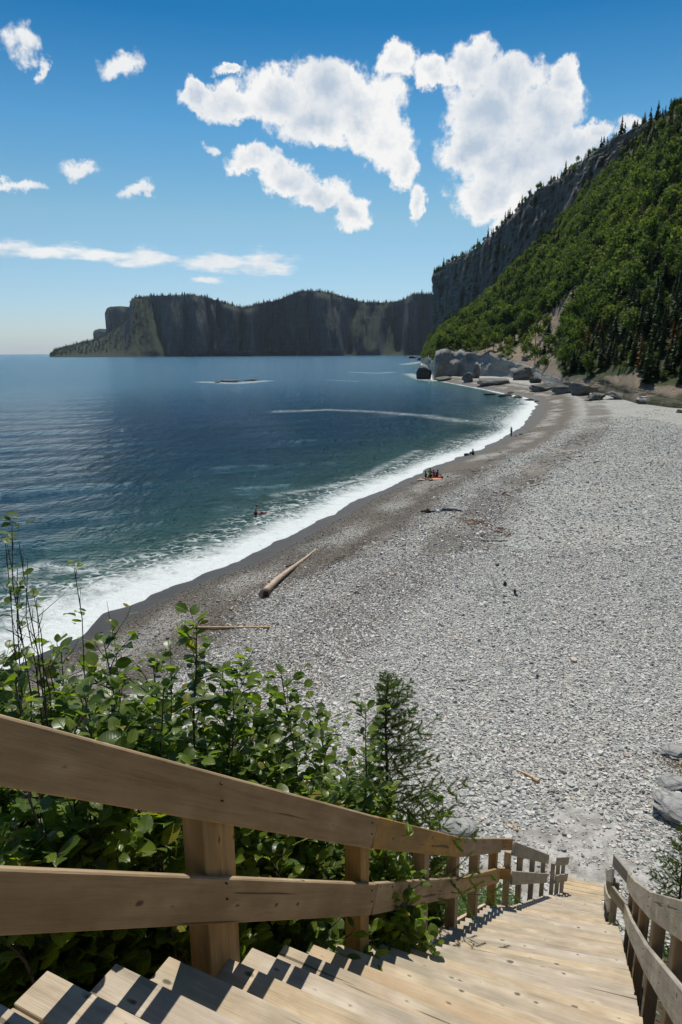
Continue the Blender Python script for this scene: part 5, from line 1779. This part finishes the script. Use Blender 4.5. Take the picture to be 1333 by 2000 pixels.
green = cloth('green_cloth', (.03, .32, .06)); navy = cloth('navy_cloth', (.03, .03, .10)); red = cloth('red_cloth', (.42, .05, .06)); black = cloth('black_cloth', (.015, .015, .017))
white = cloth('white_cloth', (.7, .7, .68)); orange = cloth('orange_cloth', (.6, .24, .10)); teal = cloth('teal_cloth', (.03, .16, .17)); grey = cloth('grey_cloth', (.18, .18, .2)); pink = cloth('pink_cloth', (.65, .28, .26))
g = lambda px, py: on_ground(px, py)
person(g(999, 852), LOOKDOWN, 1.9, 'person in dark clothes standing at the edge of the surf, looking down', black, black, 1.05, legs='long')
q = g(925, 888); person(q, KNEES, 1.9, 'person in a teal top sitting hunched at the waterline next to dark stones', teal, black, 1.05, legs='long')
rk(912, 889, 12, 5, 161, 'dark stone on the left of the hunched person', 'rock_dark', .7)
rk(1008, 852, 6, 2, 162, 'small dark bundle like stone right of the standing person', 'rock_dark', .7); rk(1018, 849, 9, 3, 163, 'wider dark stone farther right of the standing person', 'rock_dark', .7)
person(g(831, 936), SIT, 1.75, 'dark haired person sitting with bare legs stretched toward the surf', black, white, 1.1)
person(g(841, 936), KNEEL, 2.6, 'kneeling person in a green shirt and black trousers', green, black, 1.16, legs='long')
person(g(848, 932), KNEES, .4, 'person in a red top sitting half hidden behind the kneeling one', red, pink, 1.05)
person(g(853, 934), KNEES, -1.2, 'person in a navy top sitting on an orange towel', navy, navy, 1.2, legs='short')
flat_thing('beach_towel', g(854, 936), (1.9, 1.0), .3, orange, 'orange towel under the group of bathers', 'towel', .06, 1)
flat_thing('beach_towel', g(829, 937), (1.7, .8), -.2, cloth('cream_cloth', (.6, .5, .38)), 'cream towel under the outstretched bare legs', 'towel', .06, 2)
bag(g(859, 934), (.55, .4, .35), pink, 'pink bag beside the person in navy', 1); bag(g(864, 934), (.4, .3, .22), black, 'small black bag right of the pink one', 2)
bag(g(875, 932), (.3, .2, .15), black, 'tiny black pouch lying apart on the gravel', 3); bag(g(844, 939), (.35, .25, .25), red, 'dark red bag in front of the kneeling person', 4)
q = g(840, 1001); person(q, LIE, 1.45, 'person in grey lying on the gravel, head toward the dark bag', grey, black, 1.0, legs='long')
q = g(858, 1000); bag(g(856, 1001), (.6, .45, .3), white, 'white bag between the two people lying down', 5)
person(g(873, 997), LIE, -1.4, 'person in teal lying face down on a long grey towel', teal, grey, 1.05, legs='long')
flat_thing('beach_towel', g(876, 996), (2.4, .8), .12, grey, 'long grey towel beyond the person lying in teal', 'towel', .05, 3)
bag(g(836, 1001), (.5, .4, .4), black, 'black rucksack at the head of the person in grey', 6)
q = at_z(500, 1009, 0); q.z = -.62; person(q, LOOKDOWN, -1.35, 'bather in dark shorts standing thigh deep in the sea', None, black, 1.06)
q = at_z(513, 1003, 0); q.z = -.06; person(q, LIE, 1.7, 'swimmer with only head and shoulders above the water', None, red, 1.1)
person(g(1170, 783), WALK, 2.6, 'walker with bare legs on the flat slabs at the far end of the beach', black, black, 1.02)


# ------------------------------------------------------------------ sea air
def haze():
    nt = material('sea_haze')
    v = nt.new('ShaderNodeVolumePrincipled', {'Color': (.72, .88, 1.0, 1), 'Density': .000016, 'Anisotropy': .3}).outputs[0]
    o_ = nt.new('ShaderNodeOutputMaterial'); nt.l.new(v, o_.inputs['Volume'])
    bm = bmesh.new(); bmesh.ops.create_cube(bm, size=1.0)
    x0, x1, y0, y1, z0, z1 = -43000, 43000, -43000, 43000, -140, 520
    for q in bm.verts: q.co = Vector((x0 if q.co.x < 0 else x1, y0 if q.co.y < 0 else y1, z0 if q.co.z < 0 else z1))
    me = bpy.data.meshes.new('haze'); bm.to_mesh(me); bm.free()
    tag(link('haze', me, nt.mat), kind='stuff')


haze()
